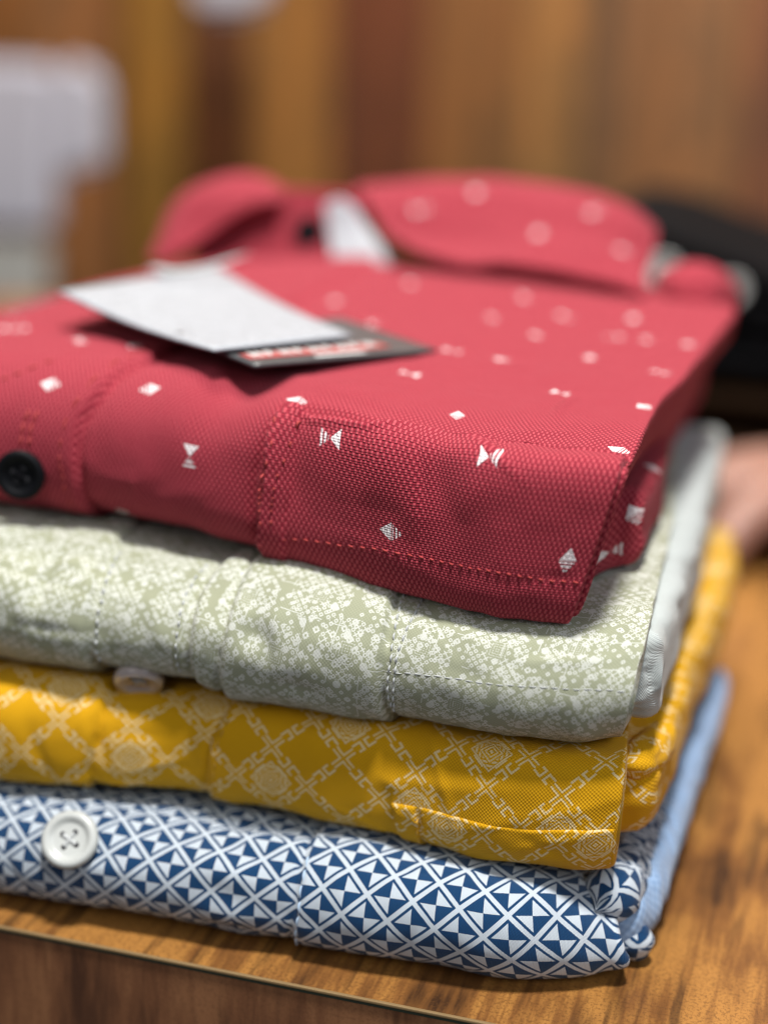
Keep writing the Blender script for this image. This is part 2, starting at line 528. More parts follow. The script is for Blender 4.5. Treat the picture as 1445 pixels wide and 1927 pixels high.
        lay = me.uv_layers.new(name='uv'); lay.data.foreach_set('uv', uv.ravel().astype(np.float32))
        if motifs is not None:
            add_motifs(me, uv, motifs)
        me.materials.append(mat)
        me.polygons.foreach_set('use_smooth', [True]*len(me.polygons)); me.update(); me.validate()
        # make normals point outward
        bm = bmesh.new(); bm.from_mesh(me); bmesh.ops.recalc_face_normals(bm, faces=bm.faces[:]); bm.to_mesh(me); bm.free()
        o = bpy.data.objects.new(name, me); link(o, parent); return o

def add_motifs(me, uv, motifs):
    """second uv layer: local motif coordinates (mm), 99 elsewhere"""
    q = uv.reshape(-1, 4, 2); cen = q.mean(1)
    out = np.full_like(q, 9.0)
    for (mu, mv, kind, rot) in motifs:
        d = np.hypot(cen[:, 0]-mu, cen[:, 1]-mv); s = d < 3.4
        l = q[s]-np.array([mu, mv]); c, s_ = math.cos(rot), math.sin(rot)
        out[s, :, 0] = l[..., 0]*c+l[..., 1]*s_+kind*20
        out[s, :, 1] = -l[..., 0]*s_+l[..., 1]*c
    lay = me.uv_layers.new(name='motif'); lay.data.foreach_set('uv', out.reshape(-1, 2).ravel().astype(np.float32))

def side_dist(U, V, line):
    """signed distance (left of travel positive) to a polyline in cloth coordinates"""
    best = np.full(U.shape, 1e9); sg = np.zeros(U.shape)
    for (p, q) in zip(line[:-1], line[1:]):
        d = np.array(q)-np.array(p); L = np.hypot(*d)
        t = np.clip(((U-p[0])*d[0]+(V-p[1])*d[1])/L**2, 0, 1)
        cx, cy = p[0]+t*d[0], p[1]+t*d[1]
        dist = np.hypot(U-cx, V-cy)
        s = np.sign(d[0]*(V-cy)-d[1]*(U-cx))
        m = dist < best; best = np.where(m, dist, best); sg = np.where(m, s, sg)
    return best*sg
def extend(line, a=0.03, b=0.03):
    line = [np.array(p) for p in line]
    d0 = line[0]-line[1]; d1 = line[-1]-line[-2]
    return [tuple(line[0]+d0/np.hypot(*d0)*a)]+[tuple(p) for p in line]+[tuple(line[-1]+d1/np.hypot(*d1)*b)]
def resample(line, step):
    P = np.array(line, float); d = np.hypot(*np.diff(P, axis=0).T); s = np.concatenate([[0], np.cumsum(d)])
    # catmull-like smoothing by dense interpolation then box filter
    t = np.arange(0, s[-1], step); Q = np.column_stack([np.interp(t, s, P[:, k]) for k in (0, 1)])
    k = min(9, max(1, len(Q)//6)*2+1)
    if len(Q) > k:
        pad = np.pad(Q, ((k//2, k//2), (0, 0)), mode='edge'); Q = np.column_stack([np.convolve(pad[:, c], np.ones(k)/k, 'valid') for c in (0, 1)])
    return Q
def stitches(S, line, mat, parent, length=0.0021, gap=0.0006, r=0.00022, lift=0.0002, name='stitching', twist=0.0):
    """a row of thread stitches lying along a line on the cloth, one mesh"""
    Q = resample(line, 0.0003)
    per = int((length+gap)/0.0003); L = int(length/0.0003)
    V = []; F = []
    for s in range(0, len(Q)-L, per):
        seg = Q[s:s+L+1]
        k = np.linspace(0, len(seg)-1, 7).astype(int); seg = seg[k]
        p, n = S.at(seg[:, 0], seg[:, 1])
        t = np.linspace(0, 1, 7); prof = np.sin(np.pi*np.clip(t, 0.03, 0.97))**0.5
        tan = np.gradient(p, axis=0); tan /= np.linalg.norm(tan, axis=1, keepdims=True)+1e-12
        bi = np.cross(tan, n)
        jit = random.uniform(-0.00012, 0.00012)
        c = p+n*(lift*prof+r*0.2-(1-prof)*r*1.0)[:, None]+bi*(jit+twist*(t-0.5))[:, None]
        b0 = len(V)
        for q in range(7):
            for a in range(6):
                an = a*math.pi/3
                V.append(c[q]+(bi[q]*math.cos(an)+n[q]*math.sin(an))*r*prof[q])
        for q in range(6):
            for a in range(6):
                F.append((b0+q*6+a, b0+q*6+(a+1) % 6, b0+(q+1)*6+(a+1) % 6, b0+(q+1)*6+a))
    if V: return mesh_obj(name, V, F, mat, parent)
def patch_on(S, name, top, bottom, mat, parent, off=0.0008, nu=120, nv=60, ridge=0.0, ridgew=0.0015, uvshift=(3.0, 2.0), motifs=None, lefth=0.0, extra=None):
    """a sewn-on piece following the cloth between two lines (u, v)"""
    T = np.array(top); B = np.array(bottom)
    def along(P, t):
        d = np.hypot(*np.diff(P, axis=0).T); s = np.concatenate([[0], np.cumsum(d)])/d.sum()
        return np.column_stack([np.interp(t, s, P[:, k]) for k in (0, 1)])
    ti = np.linspace(0, 1, nu); tj = np.linspace(0, 1, nv)
    A = along(T, ti); C = along(B, ti)
    UVg = A[:, None, :]*(1-tj[None, :, None])+C[:, None, :]*tj[None, :, None]
    p, n = S.at(UVg[..., 0], UVg[..., 1])
    wid = np.hypot(*(A[-1]-A[0])); hgt = np.hypot(*(A[nu//2]-C[nu//2]))
    dl = ti[:, None]*wid+0*tj[None, :]; dr = (1-ti[:, None])*wid+0*tj; dt = tj[None, :]*hgt+0*ti[:, None]; db = (1-tj[None, :])*hgt+0*ti[:, None]
    edge = np.minimum(np.minimum(dl, dr), np.minimum(dt, db))
    o = off*np.sqrt(np.clip(edge/0.0006, 0, 1))-0.0002
    o = o+ridge*np.exp(-((dt-ridgew*0.5)/(ridgew*0.45))**2)*np.clip(edge/0.0003, 0, 1)
    o = o+lefth*smooth01((0.0062-dl)/0.0012)*np.clip(edge/0.0004, 0, 1)
    if extra is not None: o = o+extra(UVg[..., 0], UVg[..., 1], dl, dt)*np.clip(edge/0.001, 0, 1)
    p = p+n*o[..., None]
    idx = np.arange(nu*nv).reshape(nu, nv)
    F = np.stack([idx[:-1, :-1], idx[:-1, 1:], idx[1:, 1:], idx[1:, :-1]], -1).reshape(-1, 4)
    me = bpy.data.meshes.new(name); me.from_pydata(p.reshape(-1, 3).tolist(), [], F.tolist())
    UVt = np.stack([UVg[..., 0], S.vuv(UVg[..., 0], UVg[..., 1])], -1)
    fl = UVt.reshape(-1, 2)[F.ravel()]*1000
    uv = fl+np.array(uvshift)
    lay = me.uv_layers.new(name='uv'); lay.data.foreach_set('uv', uv.ravel().astype(np.float32))
    if motifs is not None: add_motifs(me, fl, motifs)
    me.materials.append(mat); me.polygons.foreach_set('use_smooth', [True]*len(me.polygons)); me.update()
    ob = bpy.data.objects.new(name, me); return link(ob, parent)

def button(S, u, v, rad, mat, thread, parent, thick=0.0022, lift=0.0004, rot=0.3, tilt=None):
    """four-hole shirt button with a raised rim; lies flat on the cloth at (u, v)"""
    p, n = S.at(np.array([u]), np.array([v])); p = Vector(p[0]); n = Vector(n[0])
    if tilt: n = (n+Vector(tilt)).normalized()
    prof = [(0, thick*0.62), (rad*0.52, thick*0.62), (rad*0.62, thick*0.68), (rad*0.70, thick*0.92), (rad*0.80, thick), (rad*0.93, thick*0.93), (rad, thick*0.6), (rad*0.97, thick*0.25), (rad*0.8, 0), (0, 0)]
    N = 40; V = []; F = []
    for (r, z) in prof:
        for k in range(N): V.append((r*math.cos(k*2*math.pi/N), r*math.sin(k*2*math.pi/N), z))
    for i in range(len(prof)-1):
        for k in range(N): F.append((i*N+k, i*N+(k+1) % N, (i+1)*N+(k+1) % N, (i+1)*N+k))
    o = mesh_obj('button', V, F, mat, parent)
    mw = n.to_track_quat('Z', 'Y').to_matrix().to_4x4() @ Matrix.Rotation(rot, 4, 'Z'); mw.translation = p+n*lift
    me = o.data; me.transform(mw)
    # thread crossing through the four holes, and the dark holes
    for nm, pts, rr, mt in (('thread', None, rad*0.065, thread),):
        bm = bmesh.new()
        for a, b_ in (((-1, -1), (1, 1)), ((-1, 1), (1, -1))):
            A = Vector((a[0], a[1], 0))*rad*0.2; B = Vector((b_[0], b_[1], 0))*rad*0.2
            bmesh.ops.create_cone(bm, cap_ends=True, segments=8, radius1=rr, radius2=rr, depth=(B-A).length,
                                  matrix=Matrix.Translation((0, 0, thick*0.66)) @ (B-A).to_track_quat('Z', 'Y').to_matrix().to_4x4())
        me2 = bpy.data.meshes.new(nm); bm.to_mesh(me2); bm.free(); me2.materials.append(mt); me2.transform(mw)
        link(bpy.data.objects.new(nm, me2), o)
    for a in ((-1, -1), (1, 1), (-1, 1), (1, -1)):
        bm = bmesh.new()
        bmesh.ops.create_cone(bm, cap_ends=True, segments=12, radius1=rad*0.1, radius2=rad*0.1, depth=0.0001,
                              matrix=Matrix.Translation((a[0]*rad*0.215, a[1]*rad*0.215, thick*0.63)))
        me3 = bpy.data.meshes.new('thread_hole'); bm.to_mesh(me3); bm.free(); me3.materials.append(DARKHOLE); me3.transform(mw)
        link(bpy.data.objects.new('thread_hole', me3), o)
    return o
DARKHOLE = plain('button_hole_shadowed_inside', (0.05, 0.05, 0.055), 0.9, 0.1)

def const(v): return lambda x: v
def silh(pts, z, s=0.004, ext=None):
    """plan outline of a right-hand side from photo pixels on a level z"""
    P = sorted([(onz(x, y, z)[1], onz(x, y, z)[0]) for x, y in pts])
    if ext: P = sorted(P+ext)
    f = interp([p[0] for p in P], [p[1] for p in P]); f.s = s
    return f

# ================================================================== counter
def mat_wood(name, light, mid, dark, scale=(1, 1, 1), gloss=0.35, seed=0.0, mott=0.5):
    m, b = newmat(name)
    co = objco()
    mp = E.nt.nodes.new('ShaderNodeMapping'); mp.inputs['Location'].default_value = (seed, seed*1.7, seed*0.4)
    E.nt.links.new(co, mp.inputs[0]); co = mp.outputs[0]
    g1 = noise(scaled(co, scale), 9.0, 4, 0.55, 0.7)
    g2 = noise(scaled(co, tuple(s*3.2 for s in scale)), 22.0, 4, 0.6, 0.3)
    fig = noise(co, 26.0, 3, 0.6)
    speck = noise(co, 1300.0, 3, 0.7)
    fac = g1*0.66 + g2*0.30 + (fig-0.5)*0.42*mott + 0.02
    c = ramp(fac, [(0.34, dark), (0.45, mid), (0.53, light), (0.63, tuple(x*1.12 for x in light)), (0.72, mid)])
    c = mix(sstep(speck, 0.46, 0.64)*0.60*mott, c, tuple(x*0.55 for x in mid))
    streak = sstep(noise(scaled(co, tuple(s*1.5 for s in scale)), 14.0, 3, 0.7), 0.54, 0.66)
    c = mix(streak*0.70, c, dark)
    setcol(b, c)
    b.inputs['Roughness'].default_value = gloss; b.inputs['Specular IOR Level'].default_value = 0.35
    setbump(b, speck*0.5+g2, 0.0001, 0.5)
    return m
WTOP = mat_wood('counter_laminate', (0.35, 0.160, 0.038), (0.19, 0.078, 0.020), (0.036, 0.015, 0.006), (6.5, 0.55, 1), 0.42, 1.3, 1.0)
WFRONT = mat_wood('counter_front_laminate', (0.30, 0.135, 0.06), (0.21, 0.088, 0.04), (0.08, 0.034, 0.018), (5.0, 5, 0.7), 0.5, 4.1, 0.5)
EDGE = plain('counter_edge_band', (0.24, 0.16, 0.075), 0.4)
EDGED = plain('counter_edge_groove', (0.035, 0.045, 0.028), 0.7)

def boxmesh(name, x0, x1, y0, y1, z0, z1, mat, parent=None, bev=0.0):
    bm = bmesh.new(); bmesh.ops.create_cube(bm, size=1)
    for v in bm.verts: v.co = Vector(((x0+x1)/2+v.co.x*(x1-x0), (y0+y1)/2+v.co.y*(y1-y0), (z0+z1)/2+v.co.z*(z1-z0)))
    if bev: bmesh.ops.bevel(bm, geom=bm.edges[:], offset=bev, segments=2, affect='EDGES', profile=0.6)
    me = bpy.data.meshes.new(name); bm.to_mesh(me); bm.free(); me.materials.append(mat)
    return link(bpy.data.objects.new(name, me), parent)

YE = -0.0272
counter = thing('counter', 'brown wood-grain laminate counter the pile of shirts rests on', 'counter', loc=(0, 0.2, -0.9))
boxmesh('top', -1.6, 1.2, YE, 0.72, -0.019, 0.0, WTOP, counter)
boxmesh('edge_band', -1.6, 1.2, YE-0.0009, YE-0.00005, -0.0005, 0.00015, EDGE, counter, 0.0002)
boxmesh('edge_groove', -1.6, 1.2, YE-0.0006, YE-0.00002, -0.0012, -0.00052, EDGED, counter)
boxmesh('front_panel', -1.6, 1.2, YE-0.0004, YE+0.016, -0.9, -0.00122, WFRONT, counter)
relocate(counter, (0, 0.2, -0.9))

# ================================================================== blue shirt (bottom)
THRW = plain('white_thread', (0.50, 0.52, 0.52), 0.7)
THRB = plain('pale_blue_thread', (0.50, 0.66, 0.85), 0.7)
THRR = plain('coral_thread', (0.40, 0.050, 0.048), 0.85)
THRY = plain('mustard_thread', (0.55, 0.30, 0.03), 0.7)
SHIRTGROUP = 'folded shirts piled on the counter'
def shirt(label): return thing('folded_shirt', label, 'shirt', SHIRTGROUP)

blue = shirt('blue and white geometric print shirt folded at the bottom of the pile')
yf = interp([-0.28, -0.13, -0.06, -0.023, -0.010, 0.0], [-0.0240, -0.0232, -0.0200, -0.0182, -0.0125, -0.0062])
zbB = interp([-0.3, -0.024, -0.010, 0.0], [0.0004, 0.0004, 0.0006, 0.0030]); zbB.s = 0.002
ztB = interp([-0.3, -0.10, -0.03, -0.012, -0.004, 0.0], [0.0215, 0.0222, 0.0215, 0.0190, 0.0155, 0.0120]); ztB.s = 0.002
rxB = interp([-0.3, -0.02, 0], [0.014, 0.012, 0.005])
nB = interp([-0.3, -0.02, 0], [2.15, 2.1, 1.9])
xtB = interp([-0.02, -0.006, 0.004, 0.02, 0.09, 0.12, 0.16, 0.2], [0.0, -0.0010, -0.0030, -0.004, -0.003, -0.006, -0.02, -0.05])
xbB = interp([-0.02, -0.012, -0.006, 0.004, 0.02, 0.09, 0.12, 0.16, 0.2], [0.0062, 0.0050, 0.0030, -0.002, -0.004, -0.003, -0.006, -0.02, -0.05]); xbB.s = 0.002
SB = Slab(-0.255, yf, zbB, ztB, rxB, nB, const(0.185), xtB, xbB, e=0.0010)
def seam_step(S, line, h, w=0.0008, groove=0.0, gw=0.0006):
    U, V = S.UV(); sd = side_dist(U, V, line)
    return h*smooth01(sd/w+0.5)-groove*np.exp(-(sd/gw)**2)
def wrinkles(S, n, seed, amp=0.0005, u0=-0.15, v0=-0.035, v1=0.012):
    U, V = S.UV(); rs = np.random.RandomState(seed); D = np.zeros(U.shape)
    for _ in range(n):
        cu = rs.uniform(u0, 0.0); cv = rs.uniform(v0, v1); an = rs.choice([rs.uniform(-0.45, 0.45), rs.uniform(0.9, 2.2)])
        L = rs.uniform(0.006, 0.022); W = rs.uniform(0.0007, 0.0020); a = rs.uniform(0.4, 1.0)*amp*(1 if rs.rand() < 0.55 else -1)
        dx = U-cu; dy = V-cv; s = dx*math.cos(an)+dy*math.sin(an); t = -dx*math.sin(an)+dy*math.cos(an)+8*s*s*rs.uniform(-1, 1)
        D += a*np.exp(-(t/W)**2)*np.exp(-(s/(L*0.6))**2)
    return D
def picks(S, pts): return [S.pick(*p) for p in pts]
U, V = SB.UV()
lnB = picks(SB, [(572, 1612), (560, 1660), (553, 1720), (556, 1790)])
D = 0.0007*vnoise(U, V, 160, 1)+0.0003*vnoise(U, V, 420, 2)
D += seam_step(SB, extend(lnB, .03, .02), 0.0008, 0.0009, 0.0010, 0.0007)
bs = SB.pick(440, 1620)
D += -0.0006*np.exp(-((U-bs[0])/0.006)**2)*np.clip(1-V*0, 0, 1)*np.sin((V-bs[1])*700)
D += wrinkles(SB, 34, 5, 0.0005)
SB.displace(D)
SB.mesh('body', BLUE, blue, uvshift=(2.2, 3.1))
stitches(SB, [(p[0]+0.0012, p[1]) for p in lnB], THRB, blue, r=0.00024, length=0.0024)

# rolled side of the blue shirt: tube of cloth along a path
def tube(name, path, radii, mat, parent, seg=26, wr=0.0, squash=1.0, uvs=1.0, seed=0, tw=0.0, closed_ends=True, samples=None):
    P = np.array(path, float); R = np.array(radii, float)
    d = np.linalg.norm(np.diff(P, axis=0), axis=1); s = np.concatenate([[0], np.cumsum(d)])
    n = samples or max(24, int(s[-1]/0.0012))
    t = np.linspace(0, s[-1], n)
    Q = np.column_stack([np.interp(t, s, P[:, k]) for k in range(3)]); r = np.interp(t, s, R)
    k = max(3, int(n*0.06))*2+1
    pad = np.pad(Q, ((k//2, k//2), (0, 0)), mode='reflect', reflect_type='odd'); Q = np.column_stack([np.convolve(pad[:, c], np.ones(k)/k, 'valid') for c in range(3)])
    rp = np.pad(r, (k//2, k//2), mode='edge'); r = np.convolve(rp, np.ones(k)/k, 'valid')
    T = np.gradient(Q, axis=0); T /= np.linalg.norm(T, axis=1, keepdims=True)
    up = np.array([0, 0, 1.0]); Bn = np.cross(T, up); Bn /= np.linalg.norm(Bn, axis=1, keepdims=True)+1e-9; Nn = np.cross(Bn, T)
    endf = np.ones(n)
    if closed_ends:
        e = 7
        for q in range(e): f = math.sin((q+0.02)/e*math.pi/2); endf[q] = min(endf[q], f); endf[-1-q] = min(endf[-1-q], f)
    an = np.arange(seg)*2*math.pi/seg
    rr = r[:, None]*(1+wr*vnoise(t[:, None]*1.0+0*an, 0.02*np.cos(an)[None, :]+0*t[:, None], 500, seed)+wr*0.6*vnoise(t[:, None]+0*an, 0.01*np.sin(an)[None, :], 1100, seed+3))
    rr = rr*endf[:, None]
    a2 = an[None, :]+tw*t[:, None]
    V = Q[:, None, :]+Bn[:, None, :]*(rr*np.cos(a2))[..., None]+Nn[:, None, :]*(rr*np.sin(a2)*squash)[..., None]
    idx = np.arange(n*seg).reshape(n, seg)
    a = idx[:-1]; b_ = idx[1:]
    F = np.stack([a, np.roll(a, -1, 1), np.roll(b_, -1, 1), b_], -1).reshape(-1, 4)
    me = bpy.data.meshes.new(name); me.from_pydata(V.reshape(-1, 3).tolist(), [], F.tolist()+[list(idx[0][::-1]), list(idx[-1])])
    an1 = np.concatenate([an, [2*math.pi]])
    I = np.repeat(np.arange(n-1)[:, None], seg, 1); J = np.repeat(np.arange(seg)[None, :], n-1, 0)
    mr = float(r.mean())
    ul = np.stack([an1[J], an1[J+1], an1[J+1], an1[J]], -1)*mr*1000*uvs
    vl = np.stack([t[I], t[I], t[I+1], t[I+1]], -1)*1000*uvs
    uv = np.stack([ul, vl], -1).reshape(-1, 2)
    uv = np.concatenate([uv, np.zeros((2*seg, 2))])
    me.uv_layers.new(name='uv').data.foreach_set('uv', uv.ravel().astype(np.float32))
    mo = me.uv_layers.new(name='motif'); mo.data.foreach_set('uv', np.full(len(uv)*2, 9.0, np.float32))
    me.materials.append(mat); me.polygons.foreach_set('use_smooth', [True]*len(me.polygons)); me.update()
    bm = bmesh.new(); bm.from_mesh(me); bmesh.ops.recalc_face_normals(bm, faces=bm.faces[:]); bm.to_mesh(me); bm.free()
    return link(bpy.data.objects.new(name, me), parent)

def silh_tube(name, pairs, z, mat, parent, zs=None, **kw):
    """roll whose left and right outline were measured as pixel pairs on a level z"""
    path = []; rad = []
    for k, (a, b_) in enumerate(pairs):
        zz = zs[k] if zs else z
        A = onz(*a, zz); B = onz(*b_, zz); path.append((A+B)/2); rad.append(np.linalg.norm(A-B)/2)
    return tube(name, path, rad, mat, parent, **kw)
silh_tube('rolled_side', [((1085, 1735), (1150, 1775)), ((1145, 1705), (1225, 1752)), ((1175, 1640), (1237, 1683)), ((1208, 1565), (1262, 1605)), ((1240, 1480), (1294, 1510)), ((1272, 1400), (1328, 1423)), ((1300, 1330), (1358, 1345)), ((1318, 1284), (1371, 1289)), ((1322, 1268), (1368, 1270))],
          0.010, BLUEREV, blue, zs=[.008, .0085, .0095, .010, .0105, .011, .012, .0125, .0125], wr=0.16, squash=1.35, seed=4)
# printed facing tucked between the body and the roll
silh_tube('inner_fold', [((1090, 1690), (1150, 1740)), ((1120, 1655), (1190, 1705)), ((1150, 1600), (1215, 1640)), ((1190, 1520), (1245, 1550)), ((1230, 1430), (1275, 1450))], 0.015, BLUE, blue, wr=0.16, seed=9)
tube('hem_fold', [onz(1120, 1740, .006), onz(1160, 1752, .0055), onz(1200, 1765, .005), onz(1215, 1745, .006)], [.003, .0045, .0048, .004], BLUE, blue, wr=0.12, seed=5)

def plastic(name, c, rough=0.25, trans=0.0):
    m, b = newmat(name); nz = noise(objco(), 250, 2)
    setcol(b, mix(nz, c, tuple(min(1, x*1.15) for x in c)))
    b.inputs['Roughness'].default_value = rough
    b.inputs['Transmission Weight'].default_value = trans
    b.inputs['Subsurface Weight'].default_value = 0.0
    return m
BTNW = plastic('white_button_plastic', (0.48, 0.50, 0.48), 0.3)
BTNP = plastic('pale_button_plastic', (0.50, 0.43, 0.41), 0.15, 0.25)
BTNK = plastic('black_button_plastic', (0.002, 0.0025, 0.004), 0.6)
BTNK.node_tree.nodes['Principled BSDF'].inputs['Specular IOR Level'].default_value = 0.15
THRK = plain('black_thread', (0.006, 0.006, 0.008), 0.9, 0.1)
u_, v_ = SB.pick(137, 1583)
button(SB, u_, v_, 0.0061, BTNW, THRW, blue, thick=0.0026, lift=0.0006, rot=0.25, tilt=(0.15, -0.3, 0.05))

# ================================================================== mustard shirt
yellow = shirt('mustard yellow shirt with white chain lattice print, second from the bottom')
yf = interp([-0.28, -0.134, -0.094, -0.05, -0.026, -0.004, 0], [-0.0150, -0.0140, -0.0078, -0.0085, -0.0112, -0.0090, -0.0070])
zb_ = interp([-0.28, -0.1, -0.03, -0.006, 0], [0.0222, 0.0226, 0.0218, 0.0222, 0.0238]); zb_.s = 0.002
zt_ = interp([-0.28, -0.1, 0], [0.0480, 0.0478, 0.0485])
rx_ = interp([-0.28, -0.05, 0], [0.014, 0.012, 0.008]); n_ = interp([-0.28, -0.08, 0], [2.3, 2.6, 2.9])
xtY = interp([-0.02, -0.006, 0.0, 0.02, 0.05, 0.12, 0.16, 0.2], [0.0, -0.0006, -0.0014, -0.004, -0.005, -0.006, -0.015, -0.04])
xbY = interp([-0.02, -0.006, 0.0, 0.02, 0.05, 0.12, 0.16, 0.2], [-0.0010, -0.0016, -0.0022, -0.005, -0.005, -0.006, -0.015, -0.04])
SY = Slab(-0.255, yf, zb_, zt_, rx_, n_, const(0.19), xtY, xbY, e=0.0011)
U, V = SY.UV()
D = 0.0007*vnoise(U, V, 150, 11)+0.0003*vnoise(U, V, 380, 12)
y1 = picks(SY, [(192, 1320), (180, 1380), (165, 1440), (172, 1480)])
y2 = picks(SY, [(415, 1345), (392, 1400), (385, 1450), (400, 1520)])
D += seam_step(SY, extend(y1, .04, .02), -0.0014, 0.001, 0.0006, 0.0008)
D += seam_step(SY, extend(y2, .04, .02), 0.0009, 0.001, 0.0010, 0.0007)
D += wrinkles(SY, 36, 6, 0.0005)
SY.displace(D)
SY.mesh('body', YELLOW, yellow, uvshift=(3.2, 6.3))
topl = picks(SY, [(735, 1508), (800, 1520), (860, 1536), (920, 1552), (1000, 1561), (1080, 1560), (1172, 1559)])
v_low = topl[0][1]-0.0135
botl = [(p[0], p[1]-0.0150) for p in topl]
botl[0] = (botl[0][0]+0.002, botl[0][1])
patch_on(SY, 'pocket', topl, botl, YELLOW, yellow, off=0.0005, ridge=0.0, ridgew=0.0008, uvshift=(-4.5, 9.0),
         extra=lambda u, v, dl, dt: -0.0007*np.exp(-((dl-0.0060)/0.0005)**2)+0.0005*smooth01((0.006-dl)/0.001)*(0.5+0.5*vnoise(u, v, 1500, 3)))
stitches(SY, [(topl[0][0]+0.0062, topl[0][1]-0.002), (topl[0][0]+0.0063, topl[0][1]-0.012)], THRY, yellow, lift=0.0010)
stitches(SY, extend([(p[0]+0.002, p[1]) for p in y2], 0, 0.0), THRY, yellow, r=0.0002)
# side layers
ye_s = silh([(1170, 1650), (1184, 1630), (1213, 1582), (1241, 1520), (1280, 1423), (1294, 1361), (1352, 1231), (1374, 1154), (1371, 1063), (1333, 1034)], 0.0285, 0.004)
ye_f = interp([-0.3, -0.02, -0.004, 0], [0.0, -0.002, 0.002, 0.006])
SYS = Slab(-0.05, ye_f, const(0.0255), const(0.0455), const(0.008), const(2.2), const(0.182), ye_s, ye_s, e=0.005, wr=0.03, dense_from=-0.0499)
U, V = SYS.UV(); P = SYS.G
SYS.displace(0.0009*vnoise(P[..., 1]*1.0, P[..., 2]*1.5, 260, 21)*smooth01((P[..., 0]+0.02)/0.02)+0.0006*vnoise(P[..., 1], P[..., 2], 600, 22))
SYS.mesh('sleeve_fold', YELLOW, yellow, uvshift=(9, 2))
tube('cuff_fold', [onz(1160, 1440, .044), onz(1205, 1432, .042), onz(1236, 1395, .041), onz(1240, 1340, .041)], [.003, .0045, .0042, .002], YELLOW, yellow, wr=0.2, seed=8)

# ================================================================== sage shirt
green = shirt('sage green shirt with white floral print folded under the red one')
yf = interp([-0.28, -0.12, -0.06, -0.05, -0.027, -0.006, 0], [-0.012, -0.0108, -0.0120, -0.0110, -0.0140, -0.0120, -0.0090])
zb_ = interp([-0.28, -0.1, -0.006, 0], [0.0470, 0.0470, 0.0464, 0.0480]); zb_.s = 0.002
zt_ = interp([-0.28, -0.15, -0.1, 0], [0.0775, 0.0765, 0.0760, 0.0752])
rx_ = interp([-0.28, -0.05, 0], [0.020, 0.022, 0.024]); n_ = interp([-0.28, -0.08, 0], [2.1, 2.1, 2.15])
xtG = silh([(1192, 1330), (1213, 1255), (1232, 1159), (1261, 1048)], 0.072, 0.003, [(-0.04, 0.0005), (0.09, -0.005), (0.15, -0.012), (0.2, -0.03)])
xbG = interp([-0.02, 0.0, 0.03, 0.1, 0.2], [-0.0008, -0.0030, -0.006, -0.01, -0.03])
SG = Slab(-0.255, yf, zb_, zt_, rx_, n_, const(0.2), xtG, xbG, e=0.0010)
U, V = SG.UV()
g1 = picks(SG, [(195, 1050), (172, 1110), (158, 1180), (165, 1240)])
g2 = picks(SG, [(400, 1068), (372, 1110), (358, 1180), (356, 1265)])
g3 = picks(SG, [(472, 1060), (440, 1120), (420, 1200), (414, 1290)])
g4 = picks(SG, [(745, 1115), (735, 1150), (722, 1230), (714, 1300), (724, 1335)])
D = 0.0006*vnoise(U, V, 150, 31)+0.00035*vnoise(U, V, 420, 32)
D += seam_step(SG, extend(g1, .03, .02), -0.0016, 0.0008, 0.0006)
D += seam_step(SG, extend(g2, .03, .02), 0.0016, 0.0008, 0.0011, 0.0008)
D += seam_step(SG, extend(g3, .03, .02), 0.0011, 0.0008, 0.0014, 0.0009)
D += seam_step(SG, extend(g4, .03, .02), -0.0018, 0.0007, 0.0012, 0.0008)
for (px, py, a, su, sv) in ((480, 1195, -0.0016, .0035, .0030), (520, 1175, 0.0010, .003, .004), (75, 1105, -0.0016, .0022, .008), (560, 1290, -0.0008, .006, .002), (60, 1150, 0.001, .005, .005), (505, 1230, -0.0008, .0015, .004)):
    q = SG.pick(px, py); D += a*np.exp(-((U-q[0])/su)**2-((V-q[1])/sv)**2)
D += wrinkles(SG, 44, 7, 0.0006)
SG.displace(D)
SG.mesh('body', GREEN, green, uvshift=(0, 0))
offl = lambda L, d: [(p[0]+d, p[1]) for p in L]
stitches(SG, extend(offl(g4, 0.0014), .004, 0.004), THRW, green, r=0.00025, length=0.0018)
stitches(SG, extend([(g4[0][0]+0.0052, g4[0][1]), (g4[1][0]+0.0045, g4[1][1]), (g4[2][0]+0.0026, g4[2][1]), (g4[4][0]+0.0020, g4[4][1])], .004, 0.0), THRW, green, r=0.00025, length=0.0018)
stitches(SG, picks(SG, [(725, 1262), (800, 1270), (880, 1281), (960, 1290), (1050, 1295), (1120, 1297), (1190, 1302)]), THRW, green, r=0.00013, lift=0.0, length=0.0019, gap=0.0003)
stitches(SG, extend(offl(g1, 0.0020), .006, 0.004), THRW, green, r=0.00034, length=0.0016, gap=0.0012)
stitches(SG, extend(offl(g2, -0.0030), .004, 0.004), THRW, green, r=0.00026, length=0.0016, gap=0.0012)
u_, v_ = SG.pick(268, 1266)
button(SG, u_, v_-0.0015, 0.0054, BTNP, THRW, green, thick=0.0032, lift=0.0006, tilt=(0.25, -0.6, 0.1))
# plain reverse side layer
gr_s = silh([(1190, 1432), (1213, 1395), (1237, 1332), (1240, 1298), (1261, 1255), (1285, 1159), (1310, 1098), (1326, 1012), (1349, 926), (1353, 876), (1349, 829), (1302, 782)], 0.0565, 0.003)
gr_f = interp([-0.3, -0.03, -0.008, 0], [0.004, 0.000, -0.003, 0.001])
SGS = Slab(-0.05, gr_f, const(0.0525), const(0.0712), const(0.006), const(2.4), const(0.2), gr_s, gr_s, e=0.004, wr=0.03, dense_from=-0.0499)
P = SGS.G
SGS.displace(0.0011*vnoise(P[..., 1]*1.0, P[..., 2]*1.2, 300, 41)*smooth01((P[..., 0]+0.02)/0.02)+0.0005*vnoise(P[..., 1], P[..., 2]*2, 700, 42)
             -0.0022*np.exp(-((P[..., 1]-0.002)/0.0035)**2)*smooth01((P[..., 0]+0.012)/0.01))
